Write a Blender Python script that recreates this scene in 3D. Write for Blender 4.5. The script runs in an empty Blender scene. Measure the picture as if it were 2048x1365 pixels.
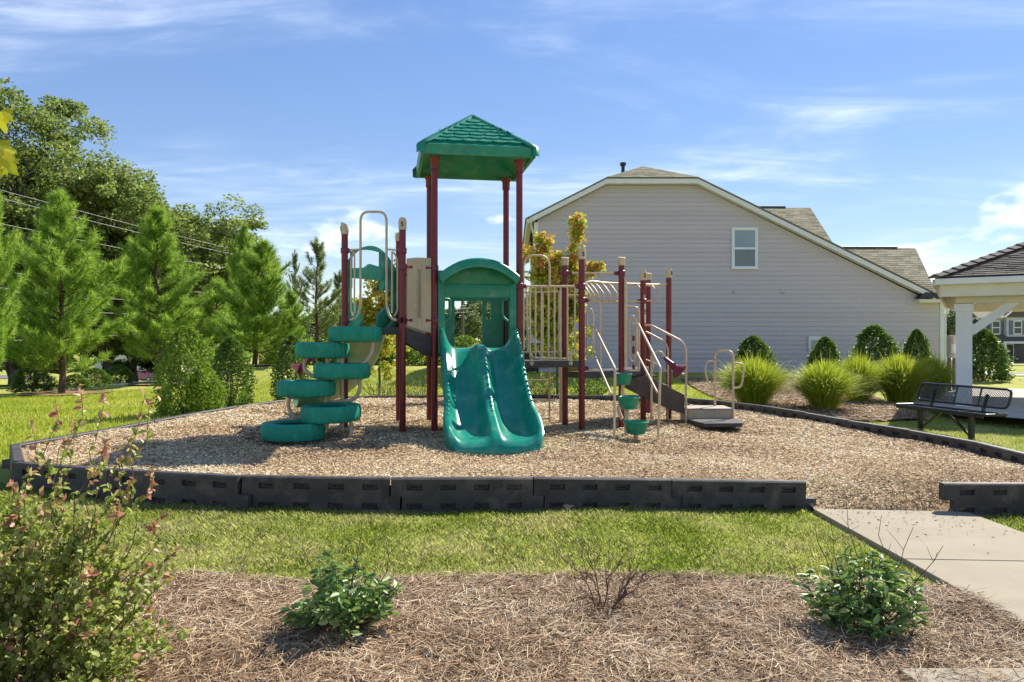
import bpy, bmesh, math, random
import numpy as np
from mathutils import Vector, Matrix

# ------------------------------------------------------------------ camera, sky, sun, exposure
SC = bpy.context.scene
COL = SC.collection
FPX, CX, CY, EYE = 1500.0, 1024.0, 682.5, 1.47       # focal length and centre of the 2048 px wide picture
cam_d = bpy.data.cameras.new("camera")
cam_d.sensor_width = 36.0
cam_d.lens = 36.0 * FPX / 2048.0
cam_d.clip_start = 0.05
cam_d.clip_end = 4000
cam = bpy.data.objects.new("camera", cam_d)
COL.objects.link(cam)
cam.location = (0, 0, EYE)
cam.rotation_euler = (math.radians(90), 0, 0)
SC.camera = cam

SUN_TO = Vector((0.74, 0.80, 1.0)).normalized()        # from the ground towards the sun
SUN_EL = math.asin(SUN_TO.z)
SUN_AZ = math.atan2(SUN_TO.x, SUN_TO.y)                # clockwise from +Y
W = bpy.data.worlds.new("World")
SC.world = W
W.use_nodes = True
nt = W.node_tree
nt.nodes.clear()
def wn(t, **k):
    n = nt.nodes.new(t)
    for a, b in k.items():
        setattr(n, a, b)
    return n
def wl(a, b):
    nt.links.new(a, b)
def wmath(op, a, b=None, c=None, clamp=False):
    n = wn("ShaderNodeMath", operation=op, use_clamp=clamp)
    for i, v in enumerate((a, b, c)):
        if v is None: continue
        if isinstance(v, (int, float)): n.inputs[i].default_value = v
        else: wl(v, n.inputs[i])
    return n.outputs[0]
sky = wn("ShaderNodeTexSky", sky_type='NISHITA', sun_disc=False)
sky.sun_elevation = SUN_EL
sky.sun_rotation = SUN_AZ
sky.altitude = 200
sky.air_density = 1.0
sky.dust_density = 0.0
sky.ozone_density = 2.2
tc = wn("ShaderNodeTexCoord")
sep = wn("ShaderNodeSeparateXYZ")
wl(tc.outputs["Generated"], sep.inputs[0])
elev = sep.outputs[2]
# cirrus: project the direction on a high plane so streaks shrink towards the horizon
den = wmath('ADD', wmath('MAXIMUM', elev, 0.0), 0.12)
cmb = wn("ShaderNodeCombineXYZ")
wl(wmath('DIVIDE', sep.outputs[0], den), cmb.inputs[0])
wl(wmath('DIVIDE', sep.outputs[1], den), cmb.inputs[1])
mp = wn("ShaderNodeMapping")
mp.inputs["Location"].default_value = (1.55, 0.35, 0.0)
mp.inputs["Rotation"].default_value = (0, 0, math.radians(-16))
mp.inputs["Scale"].default_value = (0.62, 1.15, 1.0)
wl(cmb.outputs[0], mp.inputs[0])
n1 = wn("ShaderNodeTexNoise"); n1.inputs["Scale"].default_value = 1.25; n1.inputs["Detail"].default_value = 9
n1.inputs["Roughness"].default_value = 0.58; n1.inputs["Distortion"].default_value = 0.55
wl(mp.outputs[0], n1.inputs["Vector"])
mp2 = wn("ShaderNodeMapping"); mp2.inputs["Scale"].default_value = (0.9, 3.2, 1.0); mp2.inputs["Rotation"].default_value = (0, 0, math.radians(-12))
wl(cmb.outputs[0], mp2.inputs[0])
n2 = wn("ShaderNodeTexNoise"); n2.inputs["Scale"].default_value = 2.1; n2.inputs["Detail"].default_value = 8; n2.inputs["Roughness"].default_value = 0.62
n2.inputs["Distortion"].default_value = 0.8
wl(mp2.outputs[0], n2.inputs["Vector"])
r1 = wn("ShaderNodeMapRange"); r1.interpolation_type = 'SMOOTHSTEP'
r1.inputs[1].default_value = 0.42; r1.inputs[2].default_value = 0.80
wl(n1.outputs[0], r1.inputs[0])
r2 = wn("ShaderNodeMapRange"); r2.interpolation_type = 'SMOOTHSTEP'
r2.inputs[1].default_value = 0.22; r2.inputs[2].default_value = 0.80
wl(n2.outputs[0], r2.inputs[0])
cirrus = wmath('MULTIPLY', wmath('MULTIPLY', r1.outputs[0], r2.outputs[0]), 0.72)
# cumulus low over the horizon
mp3 = wn("ShaderNodeMapping"); mp3.inputs["Scale"].default_value = (5.2, 5.2, 13.0); mp3.inputs["Location"].default_value = (0.35, 0.2, 0.0)
wl(tc.outputs["Generated"], mp3.inputs[0])
n3 = wn("ShaderNodeTexNoise"); n3.inputs["Scale"].default_value = 1.0; n3.inputs["Detail"].default_value = 7; n3.inputs["Roughness"].default_value = 0.52
wl(mp3.outputs[0], n3.inputs["Vector"])
band = wn("ShaderNodeMapRange"); band.interpolation_type = 'SMOOTHSTEP'
band.inputs[1].default_value = 0.22; band.inputs[2].default_value = 0.13
wl(elev, band.inputs[0])
thr = wmath('SUBTRACT', 0.70, wmath('MULTIPLY', band.outputs[0], 0.175))
cum = wmath('MULTIPLY', wmath('SUBTRACT', n3.outputs[0], thr), 15.0, clamp=True)
cum = wmath('MULTIPLY', cum, 0.58)
mask = wmath('MAXIMUM', cirrus, cum)
shade = wn("ShaderNodeMapRange"); shade.inputs[1].default_value = 0.5; shade.inputs[2].default_value = 0.75
wl(n3.outputs[0], shade.inputs[0])
ccol = wn("ShaderNodeMix", data_type='RGBA')
ccol.inputs["A"].default_value = (6.4, 6.9, 7.9, 1); ccol.inputs["B"].default_value = (8.4, 8.5, 8.8, 1)
wl(shade.outputs[0], ccol.inputs["Factor"])
# the photograph's sky is a clean saturated blue
gm = wn("ShaderNodeGamma"); gm.inputs["Gamma"].default_value = 0.55
wl(sky.outputs[0], gm.inputs["Color"])
hs = wn("ShaderNodeHueSaturation"); hs.inputs["Saturation"].default_value = 1.6; hs.inputs["Value"].default_value = 1.55; hs.inputs["Hue"].default_value = 0.517
wl(gm.outputs[0], hs.inputs["Color"])
mx = wn("ShaderNodeMix", data_type='RGBA')
wl(mask, mx.inputs["Factor"]); wl(hs.outputs[0], mx.inputs["A"]); wl(ccol.outputs["Result"], mx.inputs["B"])
bg = wn("ShaderNodeBackground"); bg.inputs["Strength"].default_value = 0.084
wl(mx.outputs["Result"], bg.inputs["Color"])
wo = wn("ShaderNodeOutputWorld"); wl(bg.outputs[0], wo.inputs[0])

sun_d = bpy.data.lights.new("sun", 'SUN')
sun_d.energy = 3.5
sun_d.angle = math.radians(0.53)
sun_d.color = (1.0, 0.93, 0.82)
sun = bpy.data.objects.new("sun", sun_d)
COL.objects.link(sun)
sun.location = (30, 30, 40)
sun.rotation_euler = (-SUN_TO).to_track_quat('-Z', 'Y').to_euler()

SC.view_settings.view_transform = 'Standard'
SC.view_settings.look = 'None'
SC.view_settings.gamma = 1
SC.view_settings.exposure = 1.36
SC.view_settings.use_curve_mapping = False
SC.cycles.use_denoising = True
SC.cycles.use_adaptive_sampling = True
SC.cycles.max_bounces = 8
SC.cycles.diffuse_bounces = 6
SC.cycles.transparent_max_bounces = 8
SC.cycles.caustics_reflective = False
SC.cycles.caustics_refractive = False

# ------------------------------------------------------------------ helpers
RNG = np.random.default_rng(7)
random.seed(7)
V3 = Vector
def P(px, py, Y):
    return V3(((px - CX) / FPX * Y, Y, EYE - (py - CY) / FPX * Y))
def norm(a):
    return a / np.maximum(np.linalg.norm(a, axis=-1, keepdims=True), 1e-9)
ORG = {}
def org(o):
    return ORG.get(o.name, V3((0, 0, 0))) if o else V3((0, 0, 0))
def tag(o, label, cat, group=None):
    o["label"] = label; o["category"] = cat
    if group: o["group"] = group
    return o
def thing(name, loc, label, cat, group=None):
    o = bpy.data.objects.new(name, None)
    o.empty_display_size = 0.2
    COL.objects.link(o)
    o.location = loc
    ORG[o.name] = V3(loc)
    return tag(o, label, cat, group)
def link(name, me, parent=None, mat=None):
    o = bpy.data.objects.new(name, me)
    COL.objects.link(o)
    if mat is not None and not me.materials: me.materials.append(mat)
    if parent:
        o.parent = parent
        ORG[o.name] = org(parent)
    return o
def np_mesh(name, V, F, mat=None, smooth=False):
    V = np.asarray(V, dtype=np.float32); F = np.asarray(F, dtype=np.int32)
    me = bpy.data.meshes.new(name)
    me.vertices.add(len(V)); me.vertices.foreach_set("co", V.ravel())
    k = F.shape[1]
    me.loops.add(F.size); me.loops.foreach_set("vertex_index", F.ravel())
    me.polygons.add(len(F)); me.polygons.foreach_set("loop_start", np.arange(0, F.size, k, dtype=np.int32))
    if smooth: me.polygons.foreach_set("use_smooth", np.ones(len(F), dtype=bool))
    me.update(calc_edges=True)
    if mat is not None: me.materials.append(mat)
    return me
def fillet(pts, rad, n=5, closed=False):
    pts = [V3(p) for p in pts]
    out = []
    m = len(pts)
    for i, p in enumerate(pts):
        if not closed and (i == 0 or i == m - 1):
            out.append(p); continue
        a, b = pts[i - 1], pts[(i + 1) % m]
        da, db = a - p, b - p
        r = min(rad, da.length * 0.49, db.length * 0.49)
        q0, q1 = p + da.normalized() * r, p + db.normalized() * r
        for j in range(n + 1):
            t = j / n
            out.append(q0 * (1 - t) ** 2 + p * 2 * t * (1 - t) + q1 * t ** 2)
    return out

class MB:
    """collects shapes in world coordinates, builds one mesh"""
    def __init__(s): s.v = []; s.f = []
    def add(s, vs, fs):
        o = len(s.v); s.v += [V3(v) for v in vs]; s.f += [[i + o for i in f] for f in fs]; return s
    def box(s, c, d, rz=0.0, M=None):
        c = V3(c); hx, hy, hz = d[0] / 2, d[1] / 2, d[2] / 2
        R = M if M is not None else Matrix.Rotation(rz, 3, 'Z')
        vs = [c + R @ V3((x * hx, y * hy, z * hz)) for z in (-1, 1) for y in (-1, 1) for x in (-1, 1)]
        return s.add(vs, [[0, 2, 3, 1], [4, 5, 7, 6], [0, 1, 5, 4], [2, 6, 7, 3], [0, 4, 6, 2], [1, 3, 7, 5]])
    def bar(s, a, b, w, h, up=(0, 0, 1)):
        a, b = V3(a), V3(b); d = (b - a); L = d.length; d.normalize()
        u = V3(up); r = d.cross(u)
        if r.length < 1e-4: r = d.cross(V3((1, 0, 0)))
        r.normalize(); u = r.cross(d)
        M = Matrix((d, r, u)).transposed()
        return s.box((a + b) / 2, (L, w, h), M=M)
    def prism(s, poly, ext):
        """polygon of 3-D points swept along vector ext"""
        e = V3(ext); n = len(poly); p = [V3(q) for q in poly]
        vs = p + [q + e for q in p]
        fs = [list(range(n))[::-1], list(range(n, 2 * n))]
        for i in range(n):
            j = (i + 1) % n
            fs.append([i, j, j + n, i + n])
        return s.add(vs, fs)
    def tube(s, pts, r, n=10, caps=True, closed=False):
        pts = [V3(p) for p in pts]; m = len(pts)
        rs = r if isinstance(r, (list, tuple)) else [r] * m
        o = len(s.v); prev = None
        for i, p in enumerate(pts):
            if closed: t = pts[(i + 1) % m] - pts[i - 1]
            else: t = pts[min(i + 1, m - 1)] - pts[max(i - 1, 0)]
            if t.length < 1e-9: t = V3((0, 0, 1))
            t.normalize()
            if prev is None:
                a = V3((0, 0, 1)) if abs(t.z) < 0.9 else V3((1, 0, 0))
                x = t.cross(a).normalized()
            else:
                x = (prev - t * prev.dot(t))
                x = x.normalized() if x.length > 1e-6 else t.orthogonal().normalized()
            prev = x; y = t.cross(x)
            for k in range(n):
                an = 2 * math.pi * k / n
                s.v.append(p + (x * math.cos(an) + y * math.sin(an)) * rs[i])
        for i in range(m if closed else m - 1):
            for k in range(n):
                k2 = (k + 1) % n; i2 = (i + 1) % m
                s.f.append([o + i * n + k, o + i * n + k2, o + i2 * n + k2, o + i2 * n + k])
        if caps and not closed:
            s.f.append([o + k for k in range(n)][::-1]); s.f.append([o + (m - 1) * n + k for k in range(n)])
        return s
    def rod(s, pts, r, rad=0.06, n=10, closed=False):
        return s.tube(fillet(pts, rad, closed=closed), r, n, closed=closed)
    def lathe(s, prof, c, n=24, M=None, cap=True):
        c = V3(c); o = len(s.v); m = len(prof)
        for (r, z) in prof:
            for k in range(n):
                a = 2 * math.pi * k / n
                q = V3((r * math.cos(a), r * math.sin(a), z))
                s.v.append(c + (M @ q if M else q))
        for i in range(m - 1):
            for k in range(n):
                k2 = (k + 1) % n
                s.f.append([o + i * n + k, o + i * n + k2, o + (i + 1) * n + k2, o + (i + 1) * n + k])
        if cap:
            s.f.append([o + k for k in range(n)][::-1]); s.f.append([o + (m - 1) * n + k for k in range(n)])
        return s
    def sphere(s, c, r, n=10, m=6, M=None):
        rr = r if isinstance(r, (tuple, list)) else (r, r, r)
        prof = []
        o = len(s.v); c = V3(c)
        for i in range(1, m):
            t = math.pi * i / m - math.pi / 2
            for k in range(n):
                a = 2 * math.pi * k / n
                q = V3((rr[0] * math.cos(t) * math.cos(a), rr[1] * math.cos(t) * math.sin(a), rr[2] * math.sin(t)))
                s.v.append(c + (M @ q if M else q))
        for sg in (-1, 1):
            q = V3((0, 0, sg * rr[2])); s.v.append(c + (M @ q if M else q))
        for i in range(m - 2):
            for k in range(n):
                k2 = (k + 1) % n
                s.f.append([o + i * n + k, o + i * n + k2, o + (i + 1) * n + k2, o + (i + 1) * n + k])
        b, t = len(s.v) - 2, len(s.v) - 1
        for k in range(n):
            k2 = (k + 1) % n
            s.f.append([b, o + k2, o + k]); s.f.append([t, o + (m - 2) * n + k, o + (m - 2) * n + k2])
        return s
    def mesh(s, name, off=V3((0, 0, 0)), smooth=None, bevel=0.0):
        me = bpy.data.meshes.new(name)
        me.from_pydata([tuple(v - off) for v in s.v], [], s.f)
        bm = bmesh.new(); bm.from_mesh(me)
        bmesh.ops.recalc_face_normals(bm, faces=bm.faces)
        if bevel > 0:
            es = [e for e in bm.edges if len(e.link_faces) == 2 and e.calc_face_angle(0) > 0.6]
            bmesh.ops.bevel(bm, geom=es, offset=bevel, segments=2, affect='EDGES', profile=0.6, clamp_overlap=True)
        bm.to_mesh(me); bm.free()
        if smooth:
            me.polygons.foreach_set("use_smooth", [True] * len(me.polygons))
            me.set_sharp_from_angle(angle=math.radians(smooth if smooth is not True else 40))
        me.update()
        return me
    def build(s, name, mat, parent=None, smooth=None, bevel=0.0):
        off = org(parent)
        return link(name, s.mesh(name, off, smooth, bevel), parent, mat)

def copy_tree(o, parent=None):
    c = o.copy(); COL.objects.link(c)
    if parent: c.parent = parent
    for ch in list(o.children): copy_tree(ch, c)
    return c

# ------------------------------------------------------------------ materials
MATS = {}
def nodes_of(name):
    m = bpy.data.materials.new(name); m.use_nodes = True
    t = m.node_tree; t.nodes.clear()
    return m, t
def mk(t, typ, ins=None, **k):
    n = t.nodes.new(typ)
    for a, b in k.items(): setattr(n, a, b)
    for a, b in (ins or {}).items():
        if hasattr(b, "is_output"): t.links.new(b, n.inputs[a])
        else: n.inputs[a].default_value = b
    return n
def c4(c): return (c[0], c[1], c[2], 1.0)
def ramp(t, fac, stops, interp='LINEAR'):
    r = mk(t, "ShaderNodeValToRGB", {"Fac": fac}); r.color_ramp.interpolation = interp
    e = r.color_ramp.elements
    while len(e) > 1: e.remove(e[-1])
    e[0].position = stops[0][0]; e[0].color = c4(stops[0][1])
    for p, c in stops[1:]:
        x = e.new(p); x.color = c4(c)
    return r.outputs[0]
def surf(name, c1, c2, scale=8, rough=0.6, bump=0.0, bscale=None, spec=0.4, detail=5, stretch=(1, 1, 1), dirt=None, rvar=0.1, bdist=0.01, lo=0.35, hi=0.65, metal=0.0, coat=0.0):
    """two-tone noisy surface with fine relief"""
    m, t = nodes_of(name)
    co = mk(t, "ShaderNodeTexCoord")
    oi = mk(t, "ShaderNodeObjectInfo")
    ad = mk(t, "ShaderNodeVectorMath", {0: co.outputs["Object"], 1: oi.outputs["Location"]}, operation='ADD')
    mp_ = mk(t, "ShaderNodeMapping", {"Vector": ad.outputs[0], "Scale": stretch})
    n = mk(t, "ShaderNodeTexNoise", {"Vector": mp_.outputs[0], "Scale": scale, "Detail": detail, "Roughness": 0.6})
    col = ramp(t, n.outputs[0], [(lo, c1), (hi, c2)])
    if dirt:
        n2_ = mk(t, "ShaderNodeTexNoise", {"Vector": mp_.outputs[0], "Scale": dirt[1], "Detail": 6, "Roughness": 0.65})
        f = mk(t, "ShaderNodeMapRange", {0: n2_.outputs[0], 1: dirt[2], 2: dirt[2] + 0.2, 3: 0.0, 4: dirt[3]})
        mxx = mk(t, "ShaderNodeMix", {"Factor": f.outputs[0], "A": col, "B": c4(dirt[0])}, data_type='RGBA')
        col = mxx.outputs["Result"]
    rr = mk(t, "ShaderNodeMapRange", {0: n.outputs[0], 3: max(0.02, rough - rvar), 4: min(1, rough + rvar)})
    b = mk(t, "ShaderNodeBsdfPrincipled", {"Base Color": col, "Roughness": rr.outputs[0], "Specular IOR Level": spec, "Metallic": metal, "Coat Weight": coat})
    if bump > 0:
        nb = mk(t, "ShaderNodeTexNoise", {"Vector": mp_.outputs[0], "Scale": bscale or scale * 4, "Detail": 4})
        bp = mk(t, "ShaderNodeBump", {"Height": nb.outputs[0], "Strength": bump, "Distance": bdist})
        t.links.new(bp.outputs[0], b.inputs["Normal"])
    o = mk(t, "ShaderNodeOutputMaterial", {"Surface": b.outputs[0]})
    return m
def leafmat(name, stops, trans=0.35, rough=0.45, spec=0.35, zgrad=None, noise=None):
    """per-leaf random colour with light coming through"""
    m, t = nodes_of(name)
    g = mk(t, "ShaderNodeNewGeometry")
    fac = g.outputs["Random Per Island"]
    if zgrad or noise:
        co = mk(t, "ShaderNodeTexCoord")
    if noise:
        nn = mk(t, "ShaderNodeTexNoise", {"Vector": co.outputs["Object"], "Scale": noise[0], "Detail": 3})
        nr = mk(t, "ShaderNodeMapRange", {0: nn.outputs[0], 1: 0.3, 2: 0.7, 3: -noise[1], 4: noise[1]})
        fac = mk(t, "ShaderNodeMath", {0: fac, 1: nr.outputs[0]}, operation='ADD', use_clamp=True).outputs[0]
    if zgrad:
        s_ = mk(t, "ShaderNodeSeparateXYZ", {0: co.outputs["Object"]})
        z_ = mk(t, "ShaderNodeMapRange", {0: s_.outputs[2], 1: zgrad[0], 2: zgrad[1], 3: -zgrad[2], 4: zgrad[2]})
        fac = mk(t, "ShaderNodeMath", {0: fac, 1: z_.outputs[0]}, operation='ADD', use_clamp=True).outputs[0]
    col = ramp(t, fac, stops)
    b = mk(t, "ShaderNodeBsdfPrincipled", {"Base Color": col, "Roughness": rough, "Specular IOR Level": spec})
    tr = mk(t, "ShaderNodeBsdfTranslucent", {"Color": mk(t, "ShaderNodeMix", {"Factor": 0.3, "A": col, "B": (0.35, 0.5, 0.03, 1)}, data_type='RGBA').outputs["Result"]})
    mxs = mk(t, "ShaderNodeMixShader", {0: trans, 1: b.outputs[0], 2: tr.outputs[0]})
    mk(t, "ShaderNodeOutputMaterial", {"Surface": mxs.outputs[0]})
    return m

M = {}
M['maroon'] = surf('maroon_paint', (0.140, 0.009, 0.014), (0.175, 0.013, 0.020), 6, 0.34, spec=0.4, dirt=((0.22, 0.08, 0.07), 3.0, 0.58, 0.14))
M['maroon_plastic'] = surf('maroon_plastic', (0.13, 0.010, 0.028), (0.18, 0.016, 0.04), 6, 0.4, spec=0.45)
M['tan'] = surf('tan_paint', (0.50, 0.385, 0.255), (0.58, 0.45, 0.30), 7, 0.38, spec=0.45, dirt=((0.36, 0.27, 0.18), 4, 0.55, 0.35))
M['tan_panel'] = surf('tan_plastic', (0.44, 0.345, 0.23), (0.52, 0.41, 0.28), 5, 0.55, 0.08, 60, dirt=((0.30, 0.23, 0.16), 3, 0.52, 0.4))
M['green'] = surf('green_plastic', (0.002, 0.185, 0.110), (0.007, 0.230, 0.141), 4, 0.36, 0.05, 80, spec=0.45, dirt=((0.157, 0.302, 0.220), 6, 0.50, 0.42))
M['green_slide'] = surf('green_slide_plastic', (0.002, 0.20, 0.135), (0.005, 0.245, 0.165), 3, 0.27, 0.03, 90, spec=0.5, dirt=((0.16, 0.32, 0.26), 6, 0.50, 0.38))
M['green_backlit'] = surf('green_plastic_backlit_tint', (0.05, 0.17, 0.10), (0.16, 0.24, 0.10), 2.5, 0.4, spec=0.45)  # yellowish tone paints in light showing through the curved slide
M['rubber'] = surf('green_painted_rubber', (0.011, 0.220, 0.142), (0.024, 0.308, 0.205), 5, 0.62, 0.35, 45, spec=0.25, dirt=((0.143, 0.286, 0.210), 9, 0.56, 0.35), bdist=0.008)
M['deck'] = surf('dark_coated_deck', (0.045, 0.040, 0.042), (0.075, 0.066, 0.066), 12, 0.6, 0.15, 120, spec=0.3)
M['brown'] = surf('brown_coated_steel', (0.060, 0.046, 0.042), (0.085, 0.066, 0.058), 8, 0.5, spec=0.35)
M['steptop'] = surf('worn_step_top', (0.30, 0.25, 0.20), (0.42, 0.36, 0.28), 14, 0.7, 0.2, 120)
M['yellow'] = surf('yellow_plastic', (0.45, 0.36, 0.05), (0.55, 0.44, 0.08), 7, 0.5)
M['black'] = surf('black_ink', (0.012, 0.012, 0.012), (0.02, 0.02, 0.02), 9, 0.6)
M['sticker'] = surf('white_sticker', (0.70, 0.68, 0.64), (0.78, 0.76, 0.72), 9, 0.5)
M['red'] = surf('red_print', (0.35, 0.03, 0.03), (0.42, 0.05, 0.04), 9, 0.5)
M['bolt'] = surf('zinc_bolt', (0.42, 0.42, 0.42), (0.55, 0.55, 0.54), 20, 0.35, metal=0.8)
M['border'] = surf('recycled_plastic_timber', (0.042, 0.039, 0.039), (0.071, 0.064, 0.061), 6, 0.55, 0.25, 60, spec=0.3, dirt=((0.200, 0.165, 0.128), 4.5, 0.50, 0.5))
M['pocket'] = surf('pocket_plastic', (0.022, 0.022, 0.026), (0.035, 0.034, 0.038), 6, 0.55, spec=0.3)
M['siding'] = surf('grey_vinyl_siding', (0.533, 0.475, 0.475), (0.579, 0.515, 0.514), 0.7, 0.55, 0.10, 30, stretch=(0.25, 1, 6), spec=0.3, dirt=((0.465, 0.412, 0.412), 0.5, 0.50, 0.5))
M['trim'] = surf('white_trim_paint', (0.720, 0.710, 0.680), (0.780, 0.770, 0.740), 3, 0.5, spec=0.35, dirt=((0.550, 0.530, 0.500), 2.0, 0.58, 0.3))
M['cream'] = surf('cream_trim_paint', (0.68, 0.62, 0.50), (0.74, 0.68, 0.55), 3, 0.55, spec=0.3, dirt=((0.55, 0.49, 0.38), 1.5, 0.56, 0.3))
M['window_white'] = surf('white_vinyl', (0.76, 0.77, 0.78), (0.80, 0.81, 0.82), 3, 0.4)
M['glass_up'] = surf('window_glass_with_blind', (0.20, 0.27, 0.30), (0.26, 0.33, 0.36), 1.2, 0.08, spec=0.8, rvar=0.02)
M['glass_low'] = surf('window_glass', (0.12, 0.15, 0.14), (0.18, 0.21, 0.19), 1.2, 0.08, spec=0.8, rvar=0.02)
M['glass_dark'] = surf('dark_glass', (0.02, 0.024, 0.028), (0.03, 0.036, 0.04), 1.2, 0.05, spec=0.7, rvar=0.02)
M['metal_dark'] = surf('dark_metal', (0.025, 0.025, 0.028), (0.04, 0.04, 0.044), 6, 0.45)
M['bench'] = surf('black_thermoplastic', (0.013, 0.014, 0.020), (0.022, 0.023, 0.030), 8, 0.32, spec=0.5)
M['bench_leg'] = surf('black_powder_coat', (0.010, 0.010, 0.010), (0.018, 0.018, 0.018), 8, 0.35, spec=0.5)
M['concrete'] = surf('concrete', (0.281, 0.243, 0.175), (0.333, 0.290, 0.211), 2.2, 0.85, 0.25, 150, spec=0.2, detail=8, dirt=((0.231, 0.192, 0.132), 1.3, 0.5, 0.55), bdist=0.003)
M['concrete_far'] = surf('pale_concrete', (0.368, 0.352, 0.320), (0.440, 0.416, 0.376), 1.5, 0.85, spec=0.2)
M['asphalt'] = surf('asphalt', (0.13, 0.13, 0.135), (0.17, 0.17, 0.175), 2, 0.85)
M['bark'] = surf('pine_bark', (0.055, 0.038, 0.028), (0.13, 0.095, 0.07), 9, 0.9, 0.7, 22, stretch=(1, 1, 0.35), spec=0.1, bdist=0.03)
M['bark_grey'] = surf('grey_bark', (0.10, 0.085, 0.07), (0.20, 0.175, 0.15), 9, 0.9, 0.5, 22, stretch=(1, 1, 0.35), spec=0.1, bdist=0.02)
M['twig'] = surf('brown_twig', (0.085, 0.050, 0.040), (0.16, 0.105, 0.08), 30, 0.8, spec=0.15)
M['wire'] = surf('bare_wire', (0.30, 0.30, 0.30), (0.42, 0.42, 0.42), 4, 0.5)
M['wood_pole'] = surf('pole_wood', (0.10, 0.075, 0.055), (0.15, 0.115, 0.085), 6, 0.9)
M['stone'] = surf('stone_veneer', (0.10, 0.085, 0.075), (0.20, 0.175, 0.155), 3.5, 0.85, 0.4, 8)
M['siding_far'] = surf('pale_grey_cladding', (0.52, 0.52, 0.54), (0.57, 0.57, 0.59), 1.0, 0.6)
M['siding_tan'] = surf('tan_cladding', (0.50, 0.44, 0.35), (0.55, 0.48, 0.39), 1.0, 0.6)
M['shutter'] = surf('slate_shutter', (0.14, 0.16, 0.19), (0.18, 0.20, 0.23), 2, 0.6)
M['door'] = surf('dark_door', (0.045, 0.04, 0.05), (0.06, 0.055, 0.065), 2, 0.5)
M['car_red'] = surf('red_car_paint', (0.30, 0.02, 0.05), (0.33, 0.025, 0.06), 2, 0.25, spec=0.5, coat=0.6)
M['car_white'] = surf('white_car_paint', (0.68, 0.68, 0.68), (0.74, 0.74, 0.74), 2, 0.25, spec=0.5, coat=0.6)
M['tyre'] = surf('tyre_rubber', (0.015, 0.015, 0.015), (0.025, 0.025, 0.025), 8, 0.8)
M['rim'] = surf('alloy', (0.5, 0.5, 0.5), (0.6, 0.6, 0.6), 8, 0.35, metal=0.7)
M['pvc'] = surf('beige_box_paint', (0.40, 0.36, 0.30), (0.46, 0.42, 0.35), 4, 0.6)
M['lamp_green'] = surf('dark_green_paint', (0.010, 0.045, 0.030), (0.016, 0.06, 0.042), 4, 0.4)

def shingle_mat(name, stops, rough=0.9):
    m, t = nodes_of(name)
    g = mk(t, "ShaderNodeNewGeometry")
    co = mk(t, "ShaderNodeTexCoord")
    n = mk(t, "ShaderNodeTexNoise", {"Vector": co.outputs["Object"], "Scale": 60.0, "Detail": 3})
    f = mk(t, "ShaderNodeMath", {0: n.outputs[0], 1: 0.5, 2: g.outputs["Random Per Island"]}, operation='MULTIPLY_ADD')
    f2 = mk(t, "ShaderNodeMath", {0: f.outputs[0], 1: 0.22}, operation='SUBTRACT', use_clamp=True)
    col = ramp(t, f2.outputs[0], stops)
    b = mk(t, "ShaderNodeBsdfPrincipled", {"Base Color": col, "Roughness": rough, "Specular IOR Level": 0.15})
    bp = mk(t, "ShaderNodeBump", {"Height": n.outputs[0], "Strength": 0.4, "Distance": 0.004})
    t.links.new(bp.outputs[0], b.inputs["Normal"])
    mk(t, "ShaderNodeOutputMaterial", {"Surface": b.outputs[0]})
    return m
M['shingle'] = shingle_mat('tan_asphalt_shingle', [(0.0, (0.15, 0.135, 0.085)), (0.5, (0.235, 0.21, 0.135)), (1.0, (0.31, 0.28, 0.19))])
M['shingle_dark'] = shingle_mat('brown_asphalt_shingle', [(0.0, (0.065, 0.056, 0.05)), (0.5, (0.115, 0.098, 0.085)), (1.0, (0.18, 0.155, 0.13))])
# wood chips, pine straw, grass
M['chip'] = leafmat('wood_chip', [(0.0, (0.123, 0.086, 0.055)), (0.16, (0.348, 0.241, 0.145)), (0.42, (0.570, 0.405, 0.232)), (0.7, (0.711, 0.544, 0.329)), (0.9, (0.800, 0.691, 0.466)), (1.0, (0.800, 0.800, 0.611))], trans=0.0, rough=0.85, spec=0.12, noise=(0.55, 0.30))
M['straw'] = leafmat('pine_needle_straw', [(0.0, (0.119, 0.073, 0.043)), (0.25, (0.268, 0.170, 0.094)), (0.6, (0.421, 0.283, 0.165)), (0.85, (0.558, 0.421, 0.265)), (1.0, (0.664, 0.553, 0.388))], trans=0.0, rough=0.7, spec=0.25, noise=(1.6, 0.2))
M['grass'] = leafmat('lawn_grass', [(0.0, (0.170, 0.244, 0.035)), (0.25, (0.297, 0.371, 0.070)), (0.5, (0.435, 0.472, 0.120)), (0.72, (0.572, 0.541, 0.230)), (1.0, (0.657, 0.562, 0.350))], trans=0.48, rough=0.55, spec=0.2, noise=(1.3, 0.42))
M['grass_far'] = leafmat('far_lawn_grass', [(0.0, (0.202, 0.280, 0.020)), (0.35, (0.336, 0.403, 0.030)), (0.7, (0.459, 0.487, 0.045)), (1.0, (0.582, 0.549, 0.120))], trans=0.42, rough=0.5, spec=0.2, noise=(0.5, 0.25))
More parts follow.
